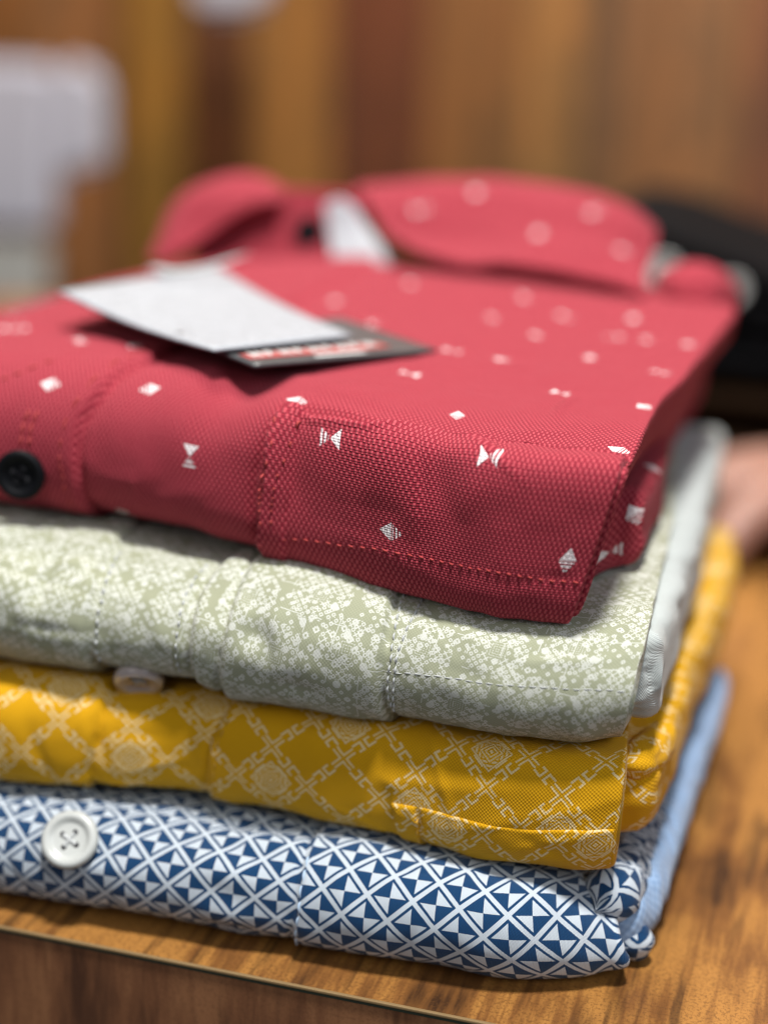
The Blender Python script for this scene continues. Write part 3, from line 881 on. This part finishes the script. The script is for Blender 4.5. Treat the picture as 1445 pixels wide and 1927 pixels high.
SGS.mesh('facing', GREENREV, green)

# ================================================================== red shirt
red = shirt('coral red collared shirt with small white motifs lying on top of the pile')
yf = interp([-0.28, -0.145, -0.118, -0.091, -0.067, -0.042, -0.020, -0.0095, 0], [0.016, 0.0118, 0.0100, 0.0048, 0.0034, -0.0035, -0.0062, -0.0050, -0.0036])
zb_ = interp([-0.28, -0.1, -0.02, 0], [0.0770, 0.0767, 0.0748, 0.0750]); zb_.s = 0.002
zt_ = interp([-0.28, -0.14, -0.09, -0.06, -0.02, 0], [0.102, 0.1040, 0.1048, 0.1046, 0.1042, 0.1038])
rx_ = interp([-0.28, -0.10, -0.06, -0.02, 0], [0.024, 0.023, 0.012, 0.0075, 0.006]); n_ = interp([-0.28, -0.1, -0.06, -0.03, 0], [2.2, 2.4, 4.0, 4.8, 5.0])
xtR = silh([(1191, 868), (1217, 829), (1244, 782), (1287, 739), (1334, 673), (1380, 622)], 0.105, 0.003, [(-0.03, -0.0052), (0.19, -0.006), (0.205, -0.03), (0.22, -0.08)])
xbR = interp([-0.03, -0.006, 0.004, 0.02, 0.06, 0.12, 0.2], [-0.0108, -0.0112, -0.016, -0.022, -0.02, -0.015, -0.03])
def topR(x, y):
    z = 0.0052*(1-math.exp(-max(0.0, y+0.003)/0.015))*min(1.0, max(0.25, (x+0.25)/0.10))+0.0030*smooth01((y-0.125)/0.06)*smooth01((x+0.215)/0.05)*smooth01((0.03-x)/0.05)
    z += 0.0015*math.exp(-((x+0.10)/0.05)**2)*smooth01((y-0.01)/0.05)
    z -= 0.008*smooth01((-0.175-x)/0.06)
    return z
ybR = interp([-0.28, -0.24, -0.2, -0.16, -0.1, 0], [0.11, 0.125, 0.155, 0.195, 0.215, 0.215]); ybR.s = 0.01
SR = Slab(-0.255, yf, zb_, zt_, rx_, n_, ybR, xtR, xbR, topz=topR, e=0.0007)
U, V = SR.UV()
r1 = picks(SR, [(335, 657), (268, 690), (200, 735), (158, 790), (146, 850), (150, 900), (170, 950)])
D = 0.0008*vnoise(U, V, 110, 51)+0.00035*vnoise(U, V, 300, 52)
D += seam_step(SR, extend(r1, .1, .02), 0.0013, 0.0009, 0.0005)*-1 if False else 0
sd = side_dist(U, V, extend(r1, .1, .02))
s_left = np.sign(side_dist(np.array([[r1[3][0]-0.01]]), np.array([[r1[3][1]]]), extend(r1, .1, .02))[0, 0])
D += 0.0016*smooth01(sd*s_left/0.0009+0.5)-0.0011*np.exp(-((sd*s_left+0.0007)/0.0009)**2)
for (px, py, a, su, sv) in ((700, 870, 0.0010, .008, .006), (830, 900, -0.0012, .0045, .008), (790, 960, 0.0009, .0045, .005), (900, 900, 0.0006, .006, .01), (560, 900, -0.0008, .004, .012), (470, 720, -0.0028, .007, .011), (400, 700, 0.0020, .010, .010), (640, 745, 0.0016, .014, .010), (250, 900, 0.0008, .008, .01), (1000, 700, 0.0008, .02, .01)):
    q = SR.pick(px, py); D += a*np.exp(-((U-q[0])/su)**2-((V-q[1])/sv)**2)
D += wrinkles(SR, 22, 8, 0.0004)+wrinkles(SR, 26, 9, 0.0009, -0.2, 0.02, 0.17)
SR.displace(D)

# the cloth dips in beside the pocket's upper and left edges
PKT = [(540, 783), (600, 792), (700, 806), (800, 820), (900, 836), (1000, 850), (1100, 862), (1180, 872)]
pt_ = picks(SR, PKT); pl_ = picks(SR, [(540, 783), (505, 850), (488, 900), (486, 950), (492, 1000)])
sdt = side_dist(U, V, pt_+[(0.0, pt_[-1][1])]); sdl = side_dist(U, V, pl_)
sdt = np.where((U < pt_[0][0]-0.0005), 1.0, sdt)
SR.displace(-0.0010*np.exp(-((sdt-0.0012)/0.0009)**2)-0.0009*np.exp(-((sdl+0.0012)/0.0009)**2))
# printed motifs: photo pixel, kind (0 diamond, 1 bow), turn
MOT = [(97, 723, 0, 1.6), (281, 732, 0, -1.2), (560, 755, 0, 1.5), (772, 704, 1, -1.6), (357, 858, 1, 0.0), (860, 782, 0, 0.2),
       (1053, 739, 1, 1.4), (230, 963, 0, -1.0), (1165, 848, 0, 1.2), (1212, 766, 0, 0.7), (945, 677, 0, 1.4), (1109, 673, 0, 0.0),
       (1008, 631, 0, 0.6), (1062, 596, 1, 0.9), (925, 598, 1, 0.2), (1155, 634, 1, -1.1), (1190, 600, 0, 0), (630, 567, 0, 0.3), (772, 533, 0, 0.2),
       (850, 660, 1, 1.5), (1108, 528, 0, 0.0), (1294, 648, 0, 0.4), (1240, 700, 1, 1.0), (255, 652, 0, 1.2), (80, 960, 0, 1.0), (40, 620, 0, 0.5),
       (885, 1127, 0, 1.5), (985, 560, 1, 0.4), (700, 610, 1, 0.2), (1215, 640, 1, .3), (560, 610, 0, 1.0), (150, 640, 1, 0.7)]
mots = []
for (px, py, k, r) in MOT:
    u, v = SR.pick(px, py); mots.append((u*1000, float(SR.vuv(u, v))*1000, k, r))
rs = random.Random(3)
for ix in range(-8, -5):
    for iy in range(-1, 5):
        mots.append((ix*31+15*(iy % 2), iy*27+8, (ix+iy) % 2, rs.choice([0, 1.57, -1.57, 3.14])))
SR.mesh('body', RED, red, motifs=mots)
# pocket
topl = picks(SR, [(540, 783), (600, 792), (700, 806), (800, 820), (900, 836), (1000, 850), (1100, 862), (1180, 872)])
topl = topl+[(-0.0003, topl[-1][1])]
lp = picks(SR, [(505, 850), (488, 900), (486, 950), (492, 1000)])
botv = lp[-1][1]-0.006
botl = [(lp[-1][0]-0.0003, botv)]+[(topl[k][0]*0.75+0.25*topl[k][0], botv-0.001*k/8) for k in range(1, len(topl)-1)]+[(-0.0003, botv-0.001)]
pm = []
for (px, py, k, r) in ((630, 828, 1, -1.5), (924, 866, 1, 1.62), (745, 997, 0, 1.57), (1068, 1050, 0, 0.0)):
    u, v = SR.pick(px, py); pm.append((u*1000, float(SR.vuv(u, v))*1000, k, r))
patch_on(SR, 'pocket', topl, botl, RED, red, off=0.0018, nu=300, nv=130, ridge=0.0006, ridgew=0.0012, uvshift=(0.4, 0.3), motifs=pm, lefth=0.0008)
L1 = [(topl[0][0]+0.0016, topl[0][1]-0.002)]+[(p[0]+0.0014, p[1]) for p in lp]
L2 = [(topl[0][0]+0.0062, topl[0][1]-0.002)]+[(p[0]+0.0046-0.0004*i, p[1]) for i, p in enumerate(lp)]
stitches(SR, L1, THRR, red, r=0.00026, lift=0.0025, length=0.0021, gap=0.0006)
stitches(SR, L2, THRR, red, r=0.00026, lift=0.0025, length=0.0021, gap=0.0006)
stitches(SR, picks(SR, [(492, 1003), (560, 1008), (640, 1020), (720, 1030), (800, 1046), (880, 1062), (960, 1075), (1040, 1088), (1108, 1094)]), THRR, red, r=0.00022, lift=0.0017, length=0.0026, gap=0.0001, twist=0.0004)
# placket stitching
cen = [(p[0]-0.0030, p[1]) for p in r1]
stitches(SR, cen, THRR, red, r=0.00022, lift=0.0002, length=0.0017, gap=0.0012)
bh = [SR.pick(60, 768), SR.pick(45, 800), SR.pick(40, 850)]
stitches(SR, bh, THRR, red, r=0.0003, lift=0.0003, length=0.0018, gap=0.0001)
stitches(SR, [(p[0]+0.0022, p[1]) for p in bh], THRR, red, r=0.0003, lift=0.0003, length=0.0018, gap=0.0001)
stitches(SR, picks(SR, [(0, 716), (45, 700), (120, 676)]), THRR, red, r=0.00024, lift=0.0002)
u_, v_ = SR.pick(44, 890)
button(SR, u_, v_, 0.0056, BTNK, THRK, red, thick=0.0024, lift=0.0005, tilt=(0.2, -0.2, 0.2))
# side layer
re_s = silh([(1100, 1112), (1140, 1105), (1158, 1098), (1186, 1063), (1217, 1004), (1244, 946), (1244, 895), (1260, 833), (1287, 790), (1318, 739), (1330, 693)], 0.0800, 0.003)
re_f = interp([-0.3, -0.03, -0.016, -0.008, 0], [0.004, 0.003, 0.003, 0.010, 0.030]); re_f.s = 0.002
SRS = Slab(-0.05, re_f, const(0.0757), const(0.0930), const(0.006), const(2.3), const(0.21), re_s, re_s, e=0.004, wr=0.03, dense_from=-0.0499, step=0.001)
P = SRS.G
SRS.displace(0.0010*vnoise(P[..., 1], P[..., 2], 260, 61)*smooth01((P[..., 0]+0.02)/0.02)+0.0005*vnoise(P[..., 1], P[..., 2], 600, 62))
ms = []
for (px, py, k, r) in ((1226, 880, 0, 0), (1196, 970, 0, .5), (1143, 1038, 1, 1.5)):
    X, Y, _d = project(SRS.G); N_ = SRS.normals(); f = np.einsum('ijk,ijk->ij', N_, CAM-SRS.G) > 0
    d2 = (X-px)**2+(Y-py)**2; d2[~f] = 1e12; i, j = np.unravel_index(np.argmin(d2), d2.shape)
    ms.append((SRS.uw[i]*1000, SRS.VUV[i, j]*1000, k, r))
SRS.mesh('sleeve_fold', RED, red, motifs=ms)

# ---- bicubic sheet from a control grid with thickness
def catmull(P, n):
    P = np.array(P, float); m = len(P)
    Pe = np.concatenate([[2*P[0]-P[1]], P, [2*P[-1]-P[-2]]])
    out = []
    for t in np.linspace(0, m-1, n):
        i = min(int(t), m-2); f = t-i
        p0, p1, p2, p3 = Pe[i], Pe[i+1], Pe[i+2], Pe[i+3]
        out.append(0.5*((2*p1)+(-p0+p2)*f+(2*p0-5*p1+4*p2-p3)*f*f+(-p0+3*p1-3*p2+p3)*f**3))
    return np.array(out)
def sheet(name, rows, mat, parent, nu=60, nv=24, thick=0.0014, motifs=None, bump=0.0, seed=0):
    R = [catmull(r, nu) for r in rows]
    G = np.stack([catmull([R[k][i] for k in range(len(R))], nv) for i in range(nu)])   # nu, nv, 3
    if bump: 
        du = np.gradient(G, axis=0); dv = np.gradient(G, axis=1); N = np.cross(du, dv); N /= np.linalg.norm(N, axis=2, keepdims=True)+1e-12
        G = G+N*(bump*vnoise(G[..., 0], G[..., 1]+G[..., 2], 180, seed))[..., None]
    U = np.concatenate([[0], np.cumsum(np.linalg.norm(np.diff(G[:, nv//2], axis=0), axis=1))])
    Vv = np.concatenate([[0], np.cumsum(np.linalg.norm(np.diff(G[nu//2], axis=0), axis=1))])
    idx = np.arange(nu*nv).reshape(nu, nv)
    F = np.stack([idx[:-1, :-1], idx[1:, :-1], idx[1:, 1:], idx[:-1, 1:]], -1).reshape(-1, 4)
    me = bpy.data.meshes.new(name); me.from_pydata(G.reshape(-1, 3).tolist(), [], F.tolist())
    uvv = np.stack(np.meshgrid(U, Vv, indexing='ij'), -1).reshape(-1, 2)*1000
    fl = uvv[F.ravel()]
    me.uv_layers.new(name='uv').data.foreach_set('uv', fl.ravel().astype(np.float32))
    add_motifs(me, fl, motifs or [])
    me.materials.append(mat); me.polygons.foreach_set('use_smooth', [True]*len(me.polygons)); me.update()
    o = link(bpy.data.objects.new(name, me), parent)
    so = o.modifiers.new('thickness', 'SOLIDIFY'); so.thickness = thick; so.offset = 0
    X, Y, _ = project(G)
    o_pick = lambda px, py: tuple(uvv[np.argmin(((X-px)**2+(Y-py)**2).ravel())])
    return o, o_pick
def PY(l): return [ony(*q) for q in l]
def motif_layer(o, lst):
    me = o.data; me.uv_layers.remove(me.uv_layers['motif'])
    uv = np.zeros(len(me.loops)*2, np.float32); me.uv_layers['uv'].data.foreach_get('uv', uv)
    add_motifs(me, uv.reshape(-1, 2), lst)

# ---- collar of the red shirt
co, pk = sheet('collar_leaf', [
    PY([(672, 352, .222), (760, 343, .226), (880, 337, .228), (1000, 345, .226), (1110, 362, .220), (1190, 392, .210), (1236, 432, .200)]),
    PY([(668, 362, .212), (760, 360, .214), (880, 360, .214), (1000, 375, .211), (1110, 398, .206), (1190, 425, .200), (1234, 455, .194)]),
    PY([(690, 385, .203), (770, 400, .204), (880, 410, .203), (1000, 428, .199), (1110, 445, .195), (1180, 465, .192), (1226, 485, .188)]),
    PY([(715, 425, .196), (780, 448, .195), (870, 462, .192), (980, 468, .187), (1090, 475, .184), (1160, 490, .183), (1216, 512, .182)]),
    PY([(745, 452, .184), (800, 480, .178), (880, 501, .174), (950, 500, .175), (1060, 518, .173), (1150, 534, .170), (1214, 556, .168)])], RED, red, bump=0.0008, seed=3)
motif_layer(co, [(*pk(900, 362), 0, .4), (*pk(1012, 440), 0, .2), (*pk(1168, 475), 0, 1.2), (*pk(790, 400), 1, 1.2), (*pk(1120, 400), 1, .6)])
co['label'] = 'right collar leaf folded down towards the shoulder'
co, pk = sheet('collar_leaf', [
    PY([(548, 372, .214), (515, 344, .216), (470, 330, .214), (410, 335, .210), (350, 365, .204), (318, 405, .198), (300, 450, .192), (284, 488, .186)]),
    PY([(540, 376, .206), (505, 356, .206), (460, 347, .204), (405, 357, .200), (355, 385, .196), (325, 425, .191), (304, 460, .187), (286, 490, .183)]),
    PY([(530, 376, .200), (490, 372, .199), (445, 378, .197), (400, 398, .194), (360, 425, .191), (333, 452, .187), (310, 476, .184), (290, 493, .181)]),
    PY([(522, 380, .197), (480, 388, .196), (440, 408, .193), (405, 432, .190), (372, 458, .187), (345, 478, .184), (320, 490, .182), (294, 498, .180)])], RED, red, bump=0.0005, seed=5)
# collar stand behind the button, and its band going round the back of the neck
sheet('collar_stand', [
    PY([(370, 400, .207), (450, 372, .208), (530, 356, .209), (600, 358, .208), (690, 362, .208)]),
    PY([(370, 440, .203), (450, 430, .204), (530, 412, .204), (600, 414, .204), (690, 425, .204)]),
    PY([(360, 512, .193), (440, 512, .194), (520, 512, .195), (600, 512, .195), (690, 514, .195)])], RED, red, bump=0.0004, seed=7)
SC = SR
# collar button on the stand
class Pt:
    def __init__(s, p, n): s.p = p; s.n = n
    def at(s, u, v): return np.array([s.p]), np.array([s.n])
pb = ony(581, 437, .2005)
nb = CAM-pb; nb = nb/np.linalg.norm(nb)
button(Pt(pb, nb), 0, 0, 0.0050, BTNK, THRK, red, thick=0.002, lift=0)
# white collar support showing in the neck opening
INS = plastic('white_collar_board', (0.38, 0.41, 0.44), 0.5)
sup, _ = sheet('collar_support', [
    PY([(612, 385, .200), (640, 375, .200), (668, 392, .200)]),
    PY([(618, 430, .197), (655, 430, .197), (700, 440, .197)]),
    PY([(628, 502, .190), (680, 505, .190), (745, 498, .190)])], INS, red, thick=0.0008)
# puffed sleeve head at the right shoulder
tube('sleeve_head', [ony(1225, 600, .178), ony(1285, 575, .182), ony(1325, 575, .186), ony(1375, 628, .184)], [0.010, 0.0135, 0.0135, 0.006], RED, red, wr=0.05, seed=12, squash=0.95)

# ================================================================== swing tags
def mat_white_tag():
    m, b = newmat('white_tag_card'); x, y, vec = uvxy('uv')
    rows = gt(efract(y/2.6), 0.5)*gt(noise(comb(x*1.2, efloor(y/2.6)*7.0), 1.2, 2), 0.47)
    setcol(b, mix(rows*0.75, (0.36, 0.39, 0.43), (0.17, 0.18, 0.20)))
    b.inputs['Roughness'].default_value = 0.55; return m
def mat_black_tag():
    m, b = newmat('black_tag_card'); x, y, vec = uvxy('uv')
    setcol(b, mix(noise(vec, 0.4, 2), (0.045, 0.05, 0.055), (0.09, 0.095, 0.10)))
    b.inputs['Roughness'].default_value = 0.35; return m
def card(name, corners, mat, parent=None, thick=0.0005, bend=0.0):
    a, b_, c, d = [np.array(q) for q in corners]
    s = [a+(b_-a)*t for t in np.linspace(0, 1, 4)]; e = [d+(c-d)*t for t in np.linspace(0, 1, 4)]
    rows = [[s[i]+(e[i]-s[i])*t+np.array([0, 0, bend*math.sin(math.pi*t)]) for i in range(4)] for t in np.linspace(0, 1, 5)]
    return sheet(name, rows, mat, parent, nu=20, nv=20, thick=thick)[0]
btag = thing('black_swing_tag', 'black card tag with a red printed stripe poking out under the white tag', 'tag')
BTC = [onz(478, 690, .1140), onz(822, 660, .1115), onz(640, 600, .1135), onz(330, 628, .1165)]
card('card', BTC, mat_black_tag(), btag, thick=0.0007)
RS = plain('red_stripe_ink', (0.42, 0.085, 0.08), 0.5); WI = plain('white_ink', (0.62, 0.62, 0.62), 0.5)
def on_tag(s, t, up=0.0006):        # s along the front edge, t inwards
    a, b_, c, d = [np.array(q) for q in BTC]
    p = (a+(b_-a)*s)*(1-t)+(d+(c-d)*s)*t; return p+np.array([0, 0, up])
def tag_quad(name, s0, s1, t0, t1, mat, up=0.0006):
    return sheet(name, [[on_tag(s0+(s1-s0)*q, t0, up) for q in (0, .33, .66, 1)], [on_tag(s0+(s1-s0)*q, t1, up) for q in (0, .33, .66, 1)]], mat, btag, nu=8, nv=3, thick=0.0001)[0]
tag_quad('printed_stripe', 0.03, 0.80, 0.12, 0.26, RS)
for k in range(9):      # row of block letters, too blurred to read in the photo
    s = 0.07+k*0.078
    bm = bmesh.new()
    for (a0, a1, b0, b1) in ([(0, .018, 0, 1), (.018, .05, .8, 1), (.018, .045, .4, .6)] if k % 2 else [(0, .018, 0, 1), (.036, .054, 0, 1), (.018, .036, .4, .6)]):
        q = [on_tag(s+a0, .16+.11*b0, .0008), on_tag(s+a1, .16+.11*b0, .0008), on_tag(s+a1, .16+.11*b1, .0008), on_tag(s+a0, .16+.11*b1, .0008)]
        bm.faces.new([bm.verts.new(v) for v in q])
    me = bpy.data.meshes.new('letter'); bm.to_mesh(me); bm.free(); me.materials.append(WI); link(bpy.data.objects.new('letter', me), btag)
tag_quad('small_print', 0.34, 0.62, 0.035, 0.085, WI)
wtag = thing('white_swing_tag', 'blank-looking white card swing tag lying on the red shirt below its collar', 'tag')
WTC = [onz(402, 660, .1165), onz(662, 632, .1150), onz(408, 503, .1180), onz(112, 549, .1200)]
card('card', WTC, mat_white_tag(), wtag, thick=0.0006, bend=-0.0012)
kn = onz(290, 512, .1200)
tube('string', [kn+np.array(q) for q in ((-.004, .002, 0), (0, 0, .001), (.006, -.003, .0005), (.012, .006, .001), (.02, .02, .004))], [.0008, .0014, .0008, .0006, .0005], THRW, wtag, seg=8)

for s_ in (blue, yellow, green, red):
    z = {blue: 0.0, yellow: 0.022, green: 0.048, red: 0.077}[s_]
    relocate(s_, (-0.12, 0.09, z))
relocate(btag, tuple(BTC[0])); relocate(wtag, tuple(WTC[0]))

# ================================================================== things behind, out of focus
BLK = mat_plaincloth('black_cotton', (0.0025, 0.0025, 0.003), (0.005, 0.005, 0.006), 0.8)
BRN = mat_plaincloth('dark_brown_cotton', (0.010, 0.005, 0.002), (0.018, 0.009, 0.004), 0.8)
for q_ in (BLK, BRN):
    q_.node_tree.nodes['Principled BSDF'].inputs['Sheen Weight'].default_value = 0.0
    q_.node_tree.nodes['Principled BSDF'].inputs['Specular IOR Level'].default_value = 0.08
def heap(name, label, x0, x1, y0, y1, z0, z1, mat, slope=0.0, group=None):
    nx, ny = 60, 40
    root = thing(name, label, 'garment', group, ((x0+x1)/2, (y0+y1)/2, z0))
    def body(nm, zz0, zz1, inset, seed):
        V = []; F = []
        us = np.linspace(-1, 1, nx)
        prof = [(math.copysign(abs(math.cos(a))**0.55, math.cos(a)), math.copysign(abs(math.sin(a))**0.75, math.sin(a))) for a in np.linspace(0, 2*math.pi, 41)[:-1]]
        for u in us:
            f = (1-abs(u)**7)**0.5 if abs(u) < 1 else 0.02
            for (py_, pz) in prof:
                x = (x0+x1)/2+u*((x1-x0)/2-inset); y = (y0+y1)/2+py_*((y1-y0)/2-inset)*max(f, .3)
                z = (zz0+zz1)/2+pz*(zz1-zz0)/2*max(f, 0.05)
                z += slope*(x-x0)*(z-z0)/(z1-z0)
                V.append((x, y, z))
        V = np.array(V); V += 0.002*np.column_stack([vnoise(V[:, 1], V[:, 2], 60, seed), vnoise(V[:, 0], V[:, 2], 60, seed+1), 0.5*vnoise(V[:, 0], V[:, 1], 50, seed+2)])
        for i in range(nx-1):
            for j in range(40): F.append((i*40+j, i*40+(j+1) % 40, (i+1)*40+(j+1) % 40, (i+1)*40+j))
        F.append(tuple(range(40))[::-1]); F.append(tuple((nx-1)*40+q for q in range(40)))
        o = mesh_obj(nm, V-np.array([(x0+x1)/2, (y0+y1)/2, z0]), F, mat, root)
        o.data.uv_layers.new(name='uv')
        return o
    n = max(1, int(round((z1-z0)/0.02)))
    for k in range(n):
        body('folded_layer', z0+(z1-z0)*k/n+0.0003, z0+(z1-z0)*(k+1)/n, 0.002*(k % 2), k*5+1)
    return root
heap('folded_garment', 'very dark brown folded garment beneath the black one behind the shirts', -0.10, 0.22, 0.40, 0.62, 0.0, 0.045, BRN)
bg = heap('folded_garment', 'black folded garment with pale round buttons behind the red shirt', -0.085, 0.12, 0.40, 0.60, 0.0462, 0.121, BLK, slope=-0.34)
BTG = plastic('pearl_button_plastic', (0.55, 0.57, 0.56), 0.2)
for (px, py, r) in ((1246, 512, 0.0065), (1376, 545, 0.0055)):
    pb = ony(px, py, .398); nb = CAM-pb; nb = nb/np.linalg.norm(nb)
    o = button(Pt(pb, nb), 0, 0, r, BTG, THRK, None, thick=0.003, lift=0)
    o.parent = bg; o.matrix_parent_inverse = Matrix.Translation(-bg.location)

# person: hand and black sleeve at the counter
def skin_mat():
    m, b = newmat('skin'); nz = noise(objco(), 60, 3)
    setcol(b, mix(nz, (0.27, 0.135, 0.10), (0.36, 0.19, 0.145)))
    b.inputs['Roughness'].default_value = 0.5; b.inputs['Subsurface Weight'].default_value = 0.15
    b.inputs['Subsurface Radius'].default_value = (0.01, 0.004, 0.002); b.inputs['Subsurface Scale'].default_value = 0.5
    return m
SKIN = skin_mat()
def skinned(name, verts, edges, radii, mat, parent, root=0, sub=2):
    me = bpy.data.meshes.new(name); me.from_pydata(verts, edges, []); me.update()
    o = link(bpy.data.objects.new(name, me), parent)
    md = o.modifiers.new('skin', 'SKIN'); md.use_smooth_shade = True
    for i, r in enumerate(radii):
        rr = r if isinstance(r, tuple) else (r, r); me.skin_vertices[0].data[i].radius = rr
        me.skin_vertices[0].data[i].use_root = (i == root)
    ss = o.modifiers.new('sub', 'SUBSURF'); ss.levels = sub; ss.render_levels = sub
    me.materials.append(mat); return o
HX, HY, HZ = 0.054, 0.335, 0.017                       # wrist of the resting hand
person = thing('person', 'hand in a long black sleeve resting on the counter beyond the shirts', 'person', loc=(HX, HY, 0.0))
V = [(0, 0, 0.006), (-0.018, -0.012, 0.005), (-0.038, -0.022, 0.006)]   # wrist, palm, knuckle hub
Ed = [(0, 1), (1, 2)]; R = [(0.024, 0.019), (0.030, 0.019), (0.028, 0.015)]
def finger(root, pts, rads):
    last = root
    for p, r in zip(pts, rads):
        V.append(p); R.append(r); Ed.append((last, len(V)-1)); last = len(V)-1
for k, (dx, dy, ln) in enumerate(((-0.052, 0.006, .034), (-0.058, -0.012, .042), (-0.055, -0.031, .040), (-0.044, -0.047, .031))):
    ux, uy = -0.93+0.13*k, -0.25-0.17*k; l = math.hypot(ux, uy); ux /= l; uy /= l
    finger(2, [(dx, dy, 0.010), (dx+ux*ln*.55, dy+uy*ln*.55, 0.006), (dx+ux*ln*.95, dy+uy*ln*.95, -0.005), (dx+ux*ln*1.25, dy+uy*ln*1.25, -0.012)], [0.0100, 0.0092, 0.0084, 0.0070])
finger(1, [(-0.014, -0.040, 0.000), (-0.026, -0.058, -0.006), (-0.040, -0.066, -0.012)], [0.012, 0.0100, 0.0078])
V += [(0.05, 0.07, 0.018), (0.11, 0.17, 0.05), (0.16, 0.25, 0.09)]; R += [0.030, 0.036, 0.040]
k = len(V)
Ed += [(0, k-3), (k-3, k-2), (k-2, k-1)]
o = skinned('body', [(x, y, z+HZ-0.003) for x, y, z in V], Ed, R, SKIN, person)
tube('sleeve', [(-0.012, -0.002, HZ+.012), (0.05, 0.07, HZ+.020), (0.11, 0.17, HZ+.052), (0.17, 0.26, HZ+.095), (0.24, 0.34, HZ+.2)], [.034, .041, .048, .052, .06], BLK, person, wr=0.05, seed=2, closed_ends=False)

# cabinet wall of wide-grained boards
wall = thing('cabinet_wall', 'brown wood board cabinet wall behind the counter', 'wall', loc=(-0.4, 1.32, -0.6)); wall['kind'] = 'structure'
YW = 1.3
bands = [(-2600, -2200, (.20, .095, .035)), (-2200, -1850, (.27, .135, .05)), (-1850, -1500, (.13, .05, .02)), (-1500, -1150, (.24, .11, .04)), (-1150, -800, (.27, .14, .04)), (-800, -500, (.14, .055, .022)), (-500, -160, (.26, .12, .045)), (-160, 60, (.22, .095, .030)), (60, 215, (.27, .125, .05)), (215, 238, (.075, .032, .012)), (238, 350, (.27, .145, .030)), (350, 470, (.105, .040, .018)), (470, 625, (.27, .135, .040)),
         (625, 800, (.115, .038, .020)), (800, 975, (.20, .095, .035)), (975, 1090, (.31, .16, .055)), (1090, 1250, (.20, .105, .05)), (1250, 1400, (.27, .135, .06)), (1400, 1700, (.19, .080, .045)), (1700, 2050, (.25, .12, .045)), (2050, 2400, (.15, .06, .025)), (2400, 2800, (.26, .13, .05)), (2800, 3300, (.20, .09, .04))]
for k, (a, b_, c) in enumerate(bands):
    c = tuple(q*0.90+m_*0.10 for q, m_ in zip(c, (0.215, 0.105, 0.036)))
    xa = ony(a, 200, YW)[0]; xb = ony(b_, 200, YW)[0]
    mt = mat_wood('board_wood', (c[0]*1.15, c[1]*.98, c[2]*.8), tuple(q*0.8 for q in c), tuple(q*0.45 for q in c), (3, 3, 0.5), 0.45, k*3.1, 0.4)
    boxmesh('board', xa+0.0006, xb-0.0006, YW, YW+0.018, -0.6, 1.3, mt, wall, 0.001)
relocate(wall, (-0.4, 1.32, -0.6))
floor_m = plain('dark_floor_tile', (0.10, 0.075, 0.055), 0.5, bump=3)
fl = boxmesh('floor', -3, 3, -2.5, 1.3, -0.95, -0.9, floor_m); fl['kind'] = 'structure'; fl['label'] = 'dark shop floor'

# pale shirt hanging on the wall at the left, and a second one higher up
LAV = mat_plaincloth('pale_lavender_cotton', (0.42, 0.42, 0.49), (0.50, 0.50, 0.57), 0.8)
GRY = mat_plaincloth('pale_grey_cotton', (0.38, 0.38, 0.36), (0.46, 0.46, 0.43), 0.8)
def extrude_outline(name, px, y, th, mat, parent):
    P = [ony(a, b_, y) for a, b_ in px]; n = len(P)
    bm = bmesh.new()
    f = [bm.verts.new((p[0], y, p[2])) for p in P]; g = [bm.verts.new((p[0], y+th, p[2])) for p in P]
    bm.faces.new(f); bm.faces.new(g[::-1])
    for i in range(n): bm.faces.new((f[i], g[i], g[(i+1) % n], f[(i+1) % n]))
    bmesh.ops.recalc_face_normals(bm, faces=bm.faces[:])
    bmesh.ops.bevel(bm, geom=bm.edges[:], offset=th*0.3, segments=3, affect='EDGES')
    me = bpy.data.meshes.new(name); bm.to_mesh(me); bm.free(); me.uv_layers.new(name='uv'); me.materials.append(mat)
    return link(bpy.data.objects.new(name, me), parent)
hs = thing('hanging_shirt', 'pale lavender short-sleeved shirt hanging at the left before the cabinet', 'shirt')
YS = 1.0
extrude_outline('body', [(-250, 150), (-80, 112), (30, 114), (98, 120), (92, 440), (-250, 440)], YS, 0.03, LAV, hs)
extrude_outline('sleeve', [(104, 114), (150, 114), (188, 150), (190, 315), (104, 340)], YS+0.004, 0.024, LAV, hs)
extrude_outline('hem', [(-250, 450), (84, 450), (78, 580), (-250, 580)], YS+0.003, 0.024, GRY, hs)
pz = ony(-80, 110, YS)
tube('hanger', [(pz[0], YS+.015, pz[2]-0.004), (pz[0], YS+.015, pz[2]+.05), (pz[0]+.01, YS+.04, pz[2]+.07)], [.003, .003, .003], THRW, hs, seg=8)
relocate(hs, tuple(ony(30, 300, YS)))
hs2 = thing('hanging_shirt', 'lavender garment hem peeking in at the top left edge', 'shirt')
extrude_outline('body', [(355, -260), (510, -260), (500, 5), (470, 28), (375, 28), (352, 0)], YS+0.05, 0.03, LAV, hs2)
relocate(hs2, tuple(ony(420, -50, YS+.05)))
